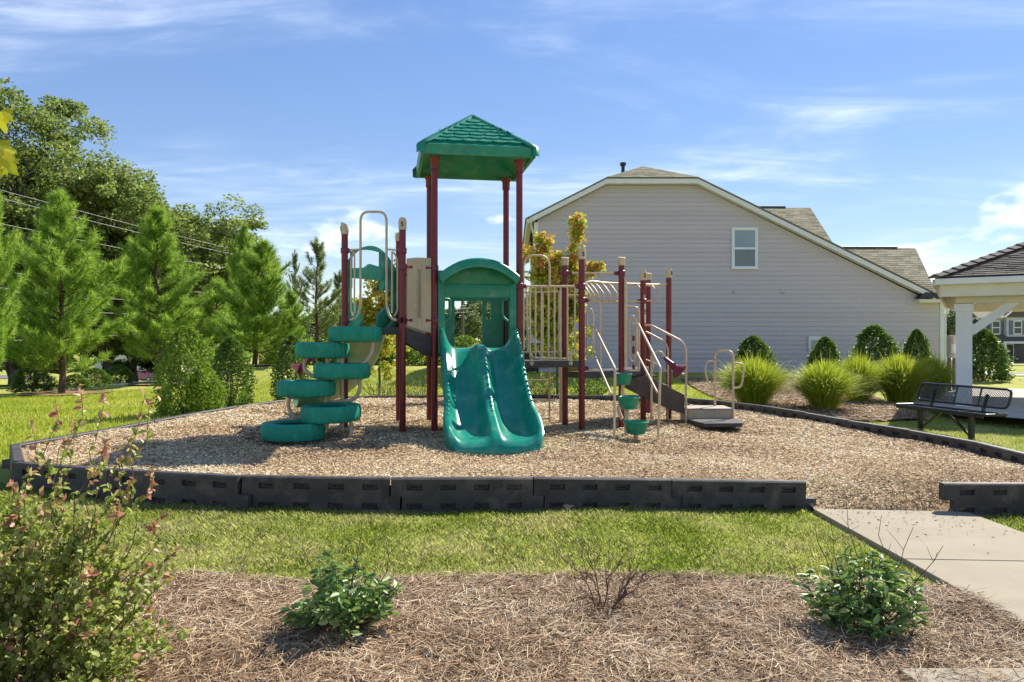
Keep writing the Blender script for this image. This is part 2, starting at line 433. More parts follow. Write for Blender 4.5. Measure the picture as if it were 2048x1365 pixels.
def ground_mat(name, stops, scale, fine, bump=0.6, bd=0.03):
    m, t = nodes_of(name)
    co = mk(t, "ShaderNodeTexCoord")
    a = mk(t, "ShaderNodeTexNoise", {"Vector": co.outputs["Object"], "Scale": scale, "Detail": 5, "Roughness": 0.6})
    b_ = mk(t, "ShaderNodeTexNoise", {"Vector": co.outputs["Object"], "Scale": fine, "Detail": 5, "Roughness": 0.7})
    s_ = mk(t, "ShaderNodeMath", {0: a.outputs[0], 1: 0.55, 2: mk(t, "ShaderNodeMath", {0: b_.outputs[0], 1: 0.75}, operation='MULTIPLY').outputs[0]}, operation='MULTIPLY_ADD')
    f = mk(t, "ShaderNodeMapRange", {0: s_.outputs[0], 1: 0.42, 2: 0.88})
    col = ramp(t, f.outputs[0], stops)
    b = mk(t, "ShaderNodeBsdfPrincipled", {"Base Color": col, "Roughness": 0.95, "Specular IOR Level": 0.08})
    bp = mk(t, "ShaderNodeBump", {"Height": b_.outputs[0], "Strength": bump, "Distance": bd})
    t.links.new(bp.outputs[0], b.inputs["Normal"])
    mk(t, "ShaderNodeOutputMaterial", {"Surface": b.outputs[0]})
    return m
M['lawn'] = ground_mat('lawn_ground', [(0.0, (0.168, 0.179, 0.040)), (0.35, (0.273, 0.294, 0.060)), (0.7, (0.389, 0.394, 0.100)), (1.0, (0.504, 0.441, 0.200))], 0.6, 28)
M['chip_base'] = ground_mat('wood_chip_ground', [(0.0, (0.151, 0.102, 0.062)), (0.4, (0.421, 0.299, 0.175)), (0.75, (0.601, 0.447, 0.270)), (1.0, (0.781, 0.659, 0.453))], 0.8, 42, 1.0, 0.04)
M['straw_base'] = ground_mat('pine_straw_ground', [(0.0, (0.095, 0.056, 0.035)), (0.45, (0.242, 0.151, 0.088)), (1.0, (0.378, 0.269, 0.171))], 1.5, 60, 0.9, 0.02)
# foliage
M['pine'] = leafmat('pine_needles', [(0.0, (0.095, 0.205, 0.024)), (0.35, (0.200, 0.367, 0.042)), (0.7, (0.342, 0.518, 0.072)), (1.0, (0.495, 0.605, 0.156))], trans=0.55, rough=0.5, noise=(3.2, 0.42))
M['pine_grey'] = leafmat('grey_green_pine_needles', [(0.0, (0.10, 0.14, 0.05)), (0.5, (0.19, 0.25, 0.085)), (1.0, (0.33, 0.36, 0.15))], trans=0.4, rough=0.5, noise=(3.0, 0.35))
M['oak'] = leafmat('oak_leaves', [(0.0, (0.09, 0.13, 0.04)), (0.5, (0.18, 0.235, 0.07)), (0.85, (0.29, 0.335, 0.11)), (1.0, (0.42, 0.44, 0.18))], trans=0.5, rough=0.45, spec=0.4, noise=(0.55, 0.3))
M['under'] = leafmat('understory_leaves', [(0.0, (0.065, 0.112, 0.032)), (0.5, (0.146, 0.229, 0.054)), (1.0, (0.293, 0.380, 0.096))], trans=0.25, rough=0.5)
M['distant'] = leafmat('distant_tree_leaves', [(0.0, (0.102, 0.145, 0.060)), (0.5, (0.187, 0.238, 0.102)), (1.0, (0.289, 0.323, 0.145))], trans=0.2, rough=0.6)
M['holly'] = leafmat('holly_leaves', [(0.0, (0.052, 0.115, 0.020)), (0.5, (0.109, 0.207, 0.036)), (0.85, (0.196, 0.310, 0.066)), (1.0, (0.322, 0.425, 0.110))], trans=0.25, rough=0.42, spec=0.4)
M['laurel'] = leafmat('laurel_leaves', [(0.0, (0.09, 0.18, 0.02)), (0.5, (0.18, 0.30, 0.038)), (1.0, (0.33, 0.43, 0.075))], trans=0.35, rough=0.42, spec=0.4)
M['maiden'] = leafmat('ornamental_grass_blades', [(0.0, (0.196, 0.297, 0.022)), (0.4, (0.356, 0.440, 0.035)), (0.8, (0.529, 0.550, 0.055)), (1.0, (0.690, 0.583, 0.160))], trans=0.42, rough=0.5)
M['maple'] = leafmat('turning_maple_leaves', [(0.0, (0.250, 0.375, 0.036)), (0.35, (0.450, 0.525, 0.054)), (0.62, (0.650, 0.587, 0.084)), (0.82, (0.750, 0.450, 0.108)), (1.0, (0.725, 0.250, 0.108))], trans=0.45, rough=0.5, zgrad=(1.4, 3.9, 0.20), noise=(1.9, 0.38))
M['maple_yellow'] = leafmat('yellowing_maple_leaves', [(0.0, (0.264, 0.360, 0.036)), (0.45, (0.504, 0.492, 0.054)), (0.8, (0.696, 0.540, 0.096)), (1.0, (0.696, 0.324, 0.096))], trans=0.45, rough=0.5, noise=(1.5, 0.25))
M['abelia'] = leafmat('small_oval_leaves', [(0.0, (0.18, 0.25, 0.05)), (0.3, (0.30, 0.37, 0.08)), (0.65, (0.44, 0.47, 0.14)), (0.9, (0.56, 0.50, 0.21)), (0.97, (0.56, 0.36, 0.21)), (1.0, (0.52, 0.20, 0.17))], trans=0.4, rough=0.5, spec=0.35, zgrad=(0.15, 1.25, 0.10))
M['red_tip'] = leafmat('new_red_leaves', [(0.0, (0.48, 0.16, 0.13)), (0.5, (0.54, 0.26, 0.19)), (1.0, (0.48, 0.38, 0.16))], trans=0.4, rough=0.4)
M['shrub_leaf'] = leafmat('glossy_shrub_leaves', [(0.0, (0.083, 0.172, 0.043)), (0.5, (0.179, 0.310, 0.086)), (0.9, (0.331, 0.449, 0.157)), (1.0, (0.497, 0.554, 0.257))], trans=0.28, rough=0.42, spec=0.4)
M['yellow_leaf'] = leafmat('yellow_maple_leaf', [(0.0, (0.38, 0.42, 0.03)), (0.5, (0.55, 0.50, 0.03)), (1.0, (0.65, 0.52, 0.03))], trans=0.5, rough=0.5)
M['dry_leaf'] = leafmat('dry_leaf', [(0.0, (0.40, 0.25, 0.12)), (1.0, (0.45, 0.30, 0.16))], trans=0.2, rough=0.7)
# ------------------------------------------------------------------ ground
ANCH = []
for x_ in (-9, -5, -2.5, 0, 2.5, 5, 9):
    for y_ in (1.5, 4, 7, 10, 13):
        ANCH.append((x_, y_, max(-0.12, min(0.14, -0.03 * x_))))
for px, py, Y in [(115, 789, 22), (317, 769, 26), (511, 731, 30), (600, 733, 32), (850, 740, 30), (1060, 745, 28), (1250, 745, 28),
                  (1480, 745, 28), (1700, 745, 28), (1890, 752, 28), (2000, 725, 93), (2000, 750, 50), (2000, 775, 32), (290, 762, 99),
                  (40, 806, 27), (220, 775, 38), (-300, 830, 27), (700, 722, 45), (925, 716, 50), (400, 757, 60), (290, 766, 60), (290, 770, 45), (200, 772, 60), (290, 766, 75), (290, 766, 86), (200, 770, 80), (360, 764, 80), (292, 771, 32), (292, 768, 52), (2300, 760, 60), (1250, 720, 60)]:
    p_ = P(px, py, Y)
    ANCH.append((p_.x, p_.y, p_.z))
for x_ in (-14, -8, 0, 6):
    ANCH.append((x_, 16.5, 0.06 if x_ > -10 else 0.0))
ANCH += [(9, 16.5, 0.02), (13, 15, 0.0), (-40, 15, -0.8), (40, 15, -0.5), (-150, 150, -4), (0, 200, -2), (150, 150, -2)]
ANCH = np.array(ANCH)
def terr(x, y):
    x = np.asarray(x, float); y = np.asarray(y, float); sh = x.shape
    x = x.ravel()[:, None]; y = y.ravel()[:, None]
    d2 = (x - ANCH[None, :, 0]) ** 2 + (y - ANCH[None, :, 1]) ** 2 + 0.6
    w = d2 ** -1.6
    return ((w * ANCH[None, :, 2]).sum(1) / w.sum(1)).reshape(sh)
def tz(x, y): return float(terr([x], [y])[0])
def geo(a, b, n): return list(np.geomspace(a, b, n))
xs = np.array(sorted([-v for v in geo(17, 900, 26)] + list(np.arange(-16.5, 16.6, 0.5)) + geo(17, 900, 26)))
ys = np.array([-30, -15, -8, -4, -2, -1] + list(np.arange(0, 34, 0.5)) + geo(34.5, 1500, 40))
gx, gy = np.meshgrid(xs, ys)
gz = terr(gx, gy)
nx, ny = len(xs), len(ys)
idx = np.arange(nx * ny).reshape(ny, nx)
Fq = np.stack([idx[:-1, :-1], idx[:-1, 1:], idx[1:, 1:], idx[1:, :-1]], -1).reshape(-1, 4)
lawn = link('lawn', np_mesh('lawn', np.stack([gx, gy, gz], -1).reshape(-1, 3), Fq, M['lawn'], True))
lawn["kind"] = "structure"

def mulch_z(x): return 0.24 - 0.02 * np.clip(x, -5.5, 5.5)
def hollow(x, y):
    """chips kicked out below the slides and steps"""
    r = 0
    for cx, cy, s, dp_ in ((-.15, 8.05, .55, .07), (-3.5, 11.9, .5, .06), (1.75, 9.5, .4, .05), (-2.6, 8.7, .5, .04), (3.1, 10.7, .5, .04)):
        d_ = np.hypot(x - cx, y - cy) / s
        r = r - dp_ * np.exp(-d_ ** 2) + dp_ * .45 * np.exp(-((d_ - 1.7) / .6) ** 2)
    return r
def inside(poly, x, y):
    x = np.asarray(x); y = np.asarray(y); r = np.zeros(x.shape, bool); n = len(poly)
    for i in range(n):
        (x1, y1), (x2, y2) = poly[i], poly[(i + 1) % n]
        c = ((y1 > y) != (y2 > y)) & (x < (x2 - x1) * (y - y1) / (y2 - y1 + 1e-12) + x1)
        r ^= c
    return r
def sheet(name, poly, zf, mat, step=0.25, kind="structure"):
    """polygon filled with a fine grid plus its outline, z from zf"""
    bm = bmesh.new()
    pts = []
    n = len(poly)
    for i in range(n):
        a, b = np.array(poly[i]), np.array(poly[(i + 1) % n])
        k = max(1, int(np.linalg.norm(b - a) / step))
        for j in range(k): pts.append(a + (b - a) * j / k)
    vs = [bm.verts.new((p[0], p[1], 0)) for p in pts]
    bm.faces.new(vs)
    bmesh.ops.triangulate(bm, faces=bm.faces)
    x0, y0 = np.min(pts, 0); x1, y1 = np.max(pts, 0)
    for ax, (lo, hi) in enumerate(((x0, x1), (y0, y1))):
        v = lo + step
        while v < hi:
            co = (v, 0, 0) if ax == 0 else (0, v, 0); no = (1, 0, 0) if ax == 0 else (0, 1, 0)
            bmesh.ops.bisect_plane(bm, geom=bm.verts[:] + bm.edges[:] + bm.faces[:], plane_co=co, plane_no=no)
            v += step
    co = np.array([v.co[:2] for v in bm.verts])
    zz = zf(co[:, 0], co[:, 1])
    for v, z in zip(bm.verts, zz): v.co.z = z
    bmesh.ops.recalc_face_normals(bm, faces=bm.faces)
    me = bpy.data.meshes.new(name); bm.to_mesh(me); bm.free()
    me.polygons.foreach_set("use_smooth", [True] * len(me.polygons))
    if me.polygons and me.polygons[0].normal.z < 0: me.flip_normals()
    o = link(name, me, None, mat)
    if kind: o["kind"] = kind
    return o
def wob(x, y, a=0.02, f=2.3):
    return a * (np.sin(f * x + 1.3 * y) * np.cos(f * 0.8 * y - 0.6 * x) + 0.5 * np.sin(3.1 * f * x - 1.0) * np.sin(2.7 * f * y))

# outline of the wood chip area (the border timbers stand on it)
FRONT = [(-4.52, 6.85), (-3.48, 6.53), (-2.25, 6.25), (-1.04, 6.37), (0.17, 6.54), (1.416, 6.76), (2.66, 6.86)]
RF = [(3.88, 6.78), (5.10, 6.72)]
RIGHT = [(5.10, 6.72), (5.60, 7.83), (5.62, 9.05), (5.42, 10.25), (5.12, 11.42), (4.92, 12.62), (4.60, 13.80), (4.05, 14.90), (3.30, 15.85)]
BACK = [(3.30, 15.85), (2.10, 15.95), (0.88, 15.95), (-0.34, 15.9), (-1.56, 15.75), (-2.76, 15.55), (-3.9, 15.1)]
LEFT = [(-3.9, 15.1), (-4.45, 14.0), (-4.72, 12.8), (-4.88, 11.6), (-5.0, 10.4), (-5.12, 9.2), (-5.30, 7.98), (-4.52, 6.85)]
def dip(x, y):
    return 0.27 * np.clip(1 - (y - 6.69) / 0.95, 0, 1) ** 1.7 / (1 + np.exp(-(x - 2.58) * 14)) / (1 + np.exp((x - 4.14) * 14))
PIT = FRONT + [(2.74, 6.69), (4.02, 6.69)] + RF[:1] + RIGHT + BACK[1:] + LEFT[1:-1]
chip = sheet('wood_chip_ground', PIT, lambda x, y: mulch_z(x) + hollow(x, y) + wob(x, y, 0.018) - dip(x, y) - 0.012, M['chip_base'], 0.25)

# ---- loose pieces
def curvy(n, cx, cy, cz, L, w, lift, r=RNG, bend=0.35, tilt=0.25):
    """n thin lying strips, each two quads with a bend"""
    az = r.uniform(0, 2 * np.pi, n); el = r.normal(lift, tilt, n)
    d = np.stack([np.cos(az) * np.cos(el), np.sin(az) * np.cos(el), np.sin(el)], -1)
    az2 = az + r.normal(0, bend, n); el2 = el - r.uniform(0, 0.35, n)
    d2 = np.stack([np.cos(az2) * np.cos(el2), np.sin(az2) * np.cos(el2), np.sin(el2)], -1)
    up = norm(np.stack([r.normal(0, .5, n), r.normal(0, .5, n), np.ones(n)], -1))
    s = norm(np.cross(d, up)) * (w[:, None] / 2)
    c = np.stack([cx, cy, cz], -1)
    a = c - d * (L[:, None] / 2); m = c; b = c + d2 * (L[:, None] / 2)
    V = np.stack([a - s, a + s, m - s, m + s, b - s * .7, b + s * .7], 1).reshape(-1, 3)
    k = np.arange(n)[:, None] * 6
    F = np.concatenate([k + [[0, 1, 3, 2]], k + [[2, 3, 5, 4]]], 1).reshape(-1, 4)
    return V, F
def chips(n, cx, cy, cz, L, w, r=RNG, tilt=0.22):
    az = r.uniform(0, 2 * np.pi, n); el = r.normal(0, tilt, n)
    d_ = np.stack([np.cos(az) * np.cos(el), np.sin(az) * np.cos(el), np.sin(el)], -1)
    up = norm(np.stack([r.normal(0, .5, n), r.normal(0, .5, n), np.ones(n)], -1))
    s = norm(np.cross(d_, up)) * (w[:, None] / 2); c_ = np.stack([cx, cy, cz], -1); h = d_ * (L[:, None] / 2); k1 = r.uniform(.4, 1, n)[:, None]; k2 = r.uniform(.4, 1, n)[:, None]
    V = np.stack([c_ - h - s, c_ - h * k1 + s, c_ + h + s * k2, c_ + h * k2 - s], 1).reshape(-1, 3)
    return V, np.arange(n)[:, None] * 4 + [[0, 3, 2, 1]]
def scatter(poly, n, r=RNG, dens=None):
    p = np.array(poly); lo = p.min(0); hi = p.max(0)
    out = np.zeros((0, 2))
    while len(out) < n:
        q = r.uniform(lo, hi, (n * 2, 2))
        ok = inside(poly, q[:, 0], q[:, 1])
        if dens is not None: ok &= r.uniform(0, 1, len(q)) < dens(q[:, 0], q[:, 1])
        out = np.concatenate([out, q[ok]])
    return out[:n]
PITI = [(x * 0.985 + 0.0, 11.2 + (y - 11.2) * 0.975) for x, y in PIT]
q = scatter(PITI, 280000, dens=lambda x, y: np.clip((9.0 / np.maximum(y, 5)) ** 2.0, 0.12, 1.0))
nq = len(q); Lc = RNG.uniform(0.014, 0.050, nq) * np.clip(q[:, 1] / 9.5, 0.8, 1.4); wc = RNG.uniform(0.005, 0.0125, nq) * np.clip(q[:, 1] / 9.5, 0.8, 1.4)
zc = mulch_z(q[:, 0]) + hollow(q[:, 0], q[:, 1]) + wob(q[:, 0], q[:, 1], 0.018) - 0.006 + RNG.uniform(0, 0.022, nq) - dip(q[:, 0], q[:, 1])
Vc, Fc = chips(nq, q[:, 0], q[:, 1], zc + 0.004, Lc, wc)
o = link('wood_chips', np_mesh('wood_chips', Vc, Fc, M['chip'])); o["kind"] = "stuff"; tag(o, 'tan shredded wood chips covering the play area', 'wood chips')
# a few chips strewn on the path
q = np.stack([RNG.uniform(2.75, 4.0, 120), 6.7 - np.abs(RNG.normal(0, 0.45, 120))], -1)
Vc, Fc = curvy(len(q), q[:, 0], q[:, 1], terr(q[:, 0], q[:, 1]) + 0.047, RNG.uniform(0.010, 0.03, len(q)), RNG.uniform(0.006, 0.012, len(q)), 0, tilt=0.1)
o = link('strewn_chips', np_mesh('strewn_chips', Vc, Fc, M['twig'])); o["kind"] = "stuff"; tag(o, 'dark wood chips strewn on the concrete path', 'wood chips')

# pine straw bed in front
STRAW = [(-6.0, 0.2), (2.72, 0.2), (2.72, 4.55), (2.2, 4.66), (1.2, 4.70), (0.3, 4.62), (-0.5, 4.55), (-1.0, 4.40), (-1.7, 4.36), (-2.6, 4.30), (-4.0, 4.35), (-6.0, 4.3)]
sheet('pine_straw_bed', STRAW, lambda x, y: terr(x, y) + 0.012 + np.abs(wob(x, y, 0.02)), M['straw_base'], 0.25)
STR_IN = [(-3.0, 2.3), (2.74, 2.3), (2.74, 4.6), (2.2, 4.70), (1.2, 4.74), (0.3, 4.66), (-0.5, 4.58), (-1.0, 4.44), (-1.7, 4.40), (-3.0, 4.36)]
q = scatter(STR_IN, 90000)
nq = len(q)
V1, F1 = curvy(nq, q[:, 0], q[:, 1], terr(q[:, 0], q[:, 1]) + 0.014 + np.abs(wob(q[:, 0], q[:, 1], 0.02)) + RNG.uniform(0, 0.03, nq), RNG.uniform(0.07, 0.19, nq), RNG.uniform(0.0018, 0.0042, nq), 0.05, bend=0.55, tilt=0.22)
o = link('pine_needle_litter', np_mesh('pine_needle_litter', V1, F1, M['straw'])); o["kind"] = "stuff"; tag(o, 'brown fallen pine needles mulching the front bed', 'pine straw')
# second pine straw bed around the ornamental grasses
BED2 = [(5.3, 15.6), (5.6, 14.6), (6.6, 14.0), (8.0, 14.4), (8.5, 15.4), (8.7, 17.5), (9.2, 19.0), (9.0, 24.5), (5.5, 24.5), (5.0, 18)]
sheet('grass_clump_bed', BED2, lambda x, y: terr(x, y) + 0.035 + np.abs(wob(x, y, 0.02)), M['straw_base'], 0.4)
q = scatter(BED2, 14000); nq = len(q)
V1, F1 = curvy(nq, q[:, 0], q[:, 1], terr(q[:, 0], q[:, 1]) + 0.05 + RNG.uniform(0, 0.03, nq), RNG.uniform(0.1, 0.25, nq), RNG.uniform(0.006, 0.012, nq), 0.03)
o = link('straw_under_grasses', np_mesh('straw_under_grasses', V1, F1, M['straw'])); o["kind"] = "stuff"; tag(o, 'reddish pine straw under the ornamental grasses', 'pine straw')

# grass blades
def blades(poly, n, h, w, mat, name, label, r=RNG, dens=None, lean=0.55, tri=False):
    q = scatter(poly, n, dens=dens)
    n = len(q)
    z = terr(q[:, 0], q[:, 1])
    az = r.uniform(0, 2 * np.pi, n); H = r.uniform(0.45, 1.15, n) * h
    cl = 0.65 + 0.7 * (0.5 + 0.5 * np.sin(5.1 * q[:, 0] + 2.2 * np.sin(3.3 * q[:, 1])) * np.cos(4.3 * q[:, 1] + 1.7 * np.sin(2.9 * q[:, 0])))
    H = H * cl
    ln = np.abs(r.normal(lean, 0.3, n)) * H
    b = np.stack([q[:, 0], q[:, 1], z - 0.005], -1)
    dirv = np.stack([np.cos(az), np.sin(az), np.zeros(n)], -1)
    s = np.stack([-np.sin(az + r.normal(0, .6, n)), np.cos(az), np.zeros(n)], -1) * (w * r.uniform(.6, 1.3, n))[:, None] / 2
    mid = b + dirv * (ln * 0.3)[:, None]; mid[:, 2] += H * 0.6
    tip = b + dirv * ln[:, None]; tip[:, 2] += H
    V = np.stack([b - s, b + s, mid + s * .8, tip, mid - s * .8], 1).reshape(-1, 3)
    k = np.arange(n)[:, None] * 5
    me = bpy.data.meshes.new(name)
    F = (k + [[0, 1, 2, 3, 4]])
    if tri:
        V = np.stack([b - s, b + s, tip], 1).reshape(-1, 3); F = np.arange(n)[:, None] * 3 + [[0, 1, 2]]
    me = np_mesh(name, V, F, mat)
    o = link(name, me); o["kind"] = "stuff"; tag(o, label, 'grass')
    return o
FRONTLAWN = [(-5.2, 4.2), (-2.6, 4.26), (-1.7, 4.33), (-1.0, 4.37), (-0.5, 4.52), (0.3, 4.60), (1.2, 4.67), (2.2, 4.62), (2.66, 4.55), (2.64, 6.85), (1.4, 6.72), (0.17, 6.5), (-1.04, 6.33), (-2.25, 6.22), (-3.48, 6.5), (-4.5, 6.8), (-6.0, 7.8), (-6.5, 6)]
blades(FRONTLAWN, 170000, 0.042, 0.0055, M['grass'], 'front_lawn_grass', 'short lawn grass between timbers and pine straw')
blades([(4.12, 5.4), (5.5, 5.4), (5.5, 6.7), (4.12, 6.72)], 16000, 0.05, 0.0055, M['grass'], 'path_edge_grass', 'short lawn grass beside the concrete path')
blades([(5.15, 6.8), (6.2, 6.8), (9.2, 13.6), (8.5, 14.9), (8.0, 14.3), (6.6, 13.9), (5.5, 14.5), (4.9, 15), (4.7, 13.8), (5.0, 12.6), (5.2, 11.4), (5.5, 10.2), (5.72, 9.0), (5.68, 7.8)], 60000, 0.06, 0.010, M['grass'], 'bench_lawn_grass', 'short lawn grass around the black bench', tri=True)
blades([(-15, 9), (-5.4, 7.9), (-5.2, 9.2), (-5.1, 10.4), (-4.95, 11.6), (-4.8, 12.8), (-4.5, 14), (-4.0, 15.2), (-2.8, 15.7), (-1.5, 15.9), (3.3, 16.0), (5.2, 16), (5.2, 27), (0.5, 27.5), (-6, 30), (-11, 25), (-14.5, 20)], 150000, 0.075, 0.016, M['grass_far'], 'back_lawn_grass', 'bright sunlit lawn grass sloping behind the play area', dens=lambda x, y: np.clip((12.0 / np.maximum(y, 6)) ** 1.2, 0.15, 1), tri=True)

# concrete path: each slab a piece
path = thing('concrete_path', (3.35, 5, 0), 'tan concrete path leading to the gap in the timbers', 'path')
del path["category"]; path["kind"] = "structure"
for (y0, y1) in ((5.165, 6.72), (3.64, 5.150), (2.1, 3.625)):
    m = MB(); x0, x1 = 2.70, 4.08
    pts = [(x0, y0), (x1, y0), (x1, y1), (x0, y1)]
    m.prism([(x, y, tz(x, y) + 0.042) for x, y in pts], (0, 0, -0.12))
    m.build('slab', M['concrete'], path, bevel=0.006)
m = MB(); m.prism([(x, y, tz(x, y) + 0.045) for x, y in ((1.95, 1.9), (2.68, 1.9), (2.68, 3.44), (1.75, 3.40))], (0, 0, -0.1)); m.build('slab', M['concrete'], path, bevel=0.006)

# ------------------------------------------------------------------ border timbers
def timber_mesh():
    """1.22 m plastic timber: lapped ends, two rows of four pockets on both faces"""
    L, H, T = 1.215, 0.30, 0.095
    lap = 0.095
    m = MB()
    xb = [0.0, lap]
    for k in range(4):
        c = 0.20 + k * 0.285
        xb += [c - 0.065, c + 0.065]
    xb += [L, L + lap]
    xb = sorted(xb)
    zb = [0.0, 0.035, 0.085, 0.145, 0.195, 0.245, 0.285]
    zh = 0.145
    def solid(i, j):
        xc = (xb[i] + xb[i + 1]) / 2; zc_ = (zb[j] + zb[j + 1]) / 2
        if zc_ > zh: return xc < L
        return xc > lap
    def pocket(i, j):
        xc = (xb[i] + xb[i + 1]) / 2
        return j in (1, 4) and any(abs(xc - (0.20 + k * 0.285)) < 0.02 for k in range(4))
    ni, nj = len(xb) - 1, len(zb) - 1
    mp_ = MB()
    for sgn in (-1, 1):
        y = sgn * T / 2; yi = sgn * (T / 2 - 0.032)
        for i in range(ni):
            for j in range(nj):
                if not solid(i, j): continue
                x0, x1, z0, z1 = xb[i], xb[i + 1], zb[j], zb[j + 1]
                if pocket(i, j):
                    o_ = [(x0, y, z0), (x1, y, z0), (x1, y, z1), (x0, y, z1)]
                    e = 0.006
                    n_ = [(x0 + e, yi, z0 + e), (x1 - e, yi, z0 + e), (x1 - e, yi, z1 - e), (x0 + e, yi, z1 - e)]
                    m.add(o_ + n_, [[0, 1, 5, 4], [1, 2, 6, 5], [2, 3, 7, 6], [3, 0, 4, 7], [4, 5, 6, 7]])
                    xm = (x0 + x1) / 2
                    m.add([(xm - 0.03, yi + sgn * 0.001, z0 + 0.018), (xm + 0.035, yi + sgn * 0.001, z0 + 0.018), (xm + 0.035, yi + sgn * 0.012, z0 + 0.024), (xm - 0.03, yi + sgn * 0.012, z0 + 0.024), (xm + 0.035, yi + sgn * 0.001, z0 + 0.030), (xm - 0.03, yi + sgn * 0.001, z0 + 0.030)], [[0, 1, 2, 3], [3, 2, 4, 5]])
                else:
                    m.add([(x0, y, z0), (x1, y, z0), (x1, y, z1), (x0, y, z1)], [[0, 1, 2, 3]])
    for i in range(ni):                                   # top, lap shelf, underside, ends
        for j in range(nj):
            if not solid(i, j): continue
            x0, x1, z0, z1 = xb[i], xb[i + 1], zb[j], zb[j + 1]
            def nb(a, b): return 0 <= a < ni and 0 <= b < nj and solid(a, b)
            if not nb(i, j + 1):
                if j == nj - 1:
                    t = T / 2; c = 0.013
                    m.add([(x0, -t, z1), (x1, -t, z1), (x1, -t + c, z1 + 0.012), (x0, -t + c, z1 + 0.012), (x1, t - c, z1 + 0.012), (x0, t - c, z1 + 0.012), (x1, t, z1), (x0, t, z1)], [[0, 1, 2, 3], [3, 2, 4, 5], [5, 4, 6, 7]])
                else: m.add([(x0, -T / 2, z1), (x1, -T / 2, z1), (x1, T / 2, z1), (x0, T / 2, z1)], [[0, 1, 2, 3]])
            if not nb(i, j - 1): m.add([(x0, -T / 2, z0), (x1, -T / 2, z0), (x1, T / 2, z0), (x0, T / 2, z0)], [[0, 1, 2, 3]])
            for di, xx in ((-1, x0), (1, x1)):
                if not nb(i + di, j):
                    m.add([(xx, -T / 2, z0), (xx, T / 2, z0), (xx, T / 2, z1), (xx, -T / 2, z1)], [[0, 1, 2, 3]])
                    if j == nj - 1: m.add([(xx, -T / 2, z1), (xx, -T / 2 + .013, z1 + .012), (xx, T / 2 - .013, z1 + .012), (xx, T / 2, z1)], [[0, 1, 2, 3]])
    me = m.mesh('border_timber')
    bm = bmesh.new(); bm.from_mesh(me); bmesh.ops.remove_doubles(bm, verts=bm.verts, dist=1e-5); bmesh.ops.recalc_face_normals(bm, faces=bm.faces); bm.to_mesh(me); bm.free()
    me.materials.append(M['border'])
    return me
TM = timber_mesh()
def timber(a, b, za, zb_, label, group):
    """a, b: ends; za, zb_: heights of the top"""
    o = bpy.data.objects.new('border_timber', TM); COL.objects.link(o)
    d = V3((b[0] - a[0], b[1] - a[1], 0)); L = d.length
    o.location = (a[0] + random.uniform(-.008, .008), a[1] + random.uniform(-.016, .016), za - 0.297)
    o.rotation_euler = (random.uniform(-0.03, 0.03), -math.atan2(zb_ - za, L), math.atan2(d.y, d.x))
    o.scale = (L / 1.222, 1, 1)
    tag(o, label, 'border timber', group)
    return o
FTOP = [0.37, 0.362, 0.354, 0.312, 0.282, 0.235, 0.195]
ORD = ['first', 'second', 'third', 'fourth', 'fifth', 'sixth', 'seventh', 'eighth', 'ninth']
for i in range(6):
    lab = 'dark pocketed border timber along the front lawn, %s from the concrete path gap' % ORD[5 - i]
    if i == 0: lab = 'dark pocketed border timber along the front lawn, behind the reddish leafy bush'
    timber(FRONT[i], FRONT[i + 1], FTOP[i] + random.uniform(-.004, .004), FTOP[i + 1] + random.uniform(-.004, .004), lab, 'timbers along the front lawn')
timber(RF[0], RF[1], 0.19, 0.20, 'dark border timber on the bench side of the concrete path gap', 'timbers along the front lawn')
for run, lab, g, z0, z1 in ((RIGHT, 'low dark border timber on the bench side, %s from the concrete path', 'timbers on the bench side', 0.235, 0.30),
                            (BACK, 'dark border timber along the back lawn, %s from the grass clumps', 'timbers at the back', 0.32, 0.34),
                            (LEFT, 'dark border timber on the pine tree side, %s from the back lawn', 'timbers on the pine tree side', 0.35, 0.38)):
    n = len(run) - 1
    for i in range(n):
        timber(run[i], run[i + 1], z0 + (z1 - z0) * i / n + random.uniform(-.006, .006), z0 + (z1 - z0) * (i + 1) / n + random.uniform(-.006, .006), lab % ORD[i], g)
# pine straw rings on the lawn under the two nearest pines
for x_, y_, r_ in ((-13.2, 22.0, 1.2), (-12.2, 26.0, 1.1), (-10.3, 30.0, 1.0)):
    sheet('pine_straw_ring', [(x_ + r_ * (1 + .12 * math.sin(3 * a_)) * math.cos(a_), y_ + r_ * math.sin(a_)) for a_ in np.linspace(0, 2 * np.pi, 25)[:-1]], lambda x, y: terr(x, y) + 0.045, M['straw_base'], 0.4)
# ------------------------------------------------------------------ play structure
PS = thing('play_structure', (-0.5, 10.7, 0.24), 'large playground climbing structure with green roofed tower, maroon posts and double slide', 'playground')
TH = math.radians(9.5)
U = V3((math.cos(TH), math.sin(TH), 0)); N_ = V3((math.sin(TH), -math.cos(TH), 0)); ZV = V3((0, 0, 1))     # along the tower front, outwards
S = 1.16
TFL = V3((-1.043, 10.09, 0)); TFR = TFL + U * S; TBL = TFL - N_ * S; TBR = TFR - N_ * S
TC = (TFL + TBR) / 2
PA, PB = V3((-2.275, 10.2, 0)), V3((-1.445, 9.9, 0)); PB2 = V3((-1.672, 11.08, 0))
PC, PD, PE = V3((0.778, 11.03, 0)), V3((0.985, 10.59, 0)), V3((1.60, 10.96, 0))
PF, PG, PH = V3((2.045, 11.7, 0)), V3((2.40, 13.2, 0)), V3((2.53, 12.1, 0))
R = 0.0445
LM = []
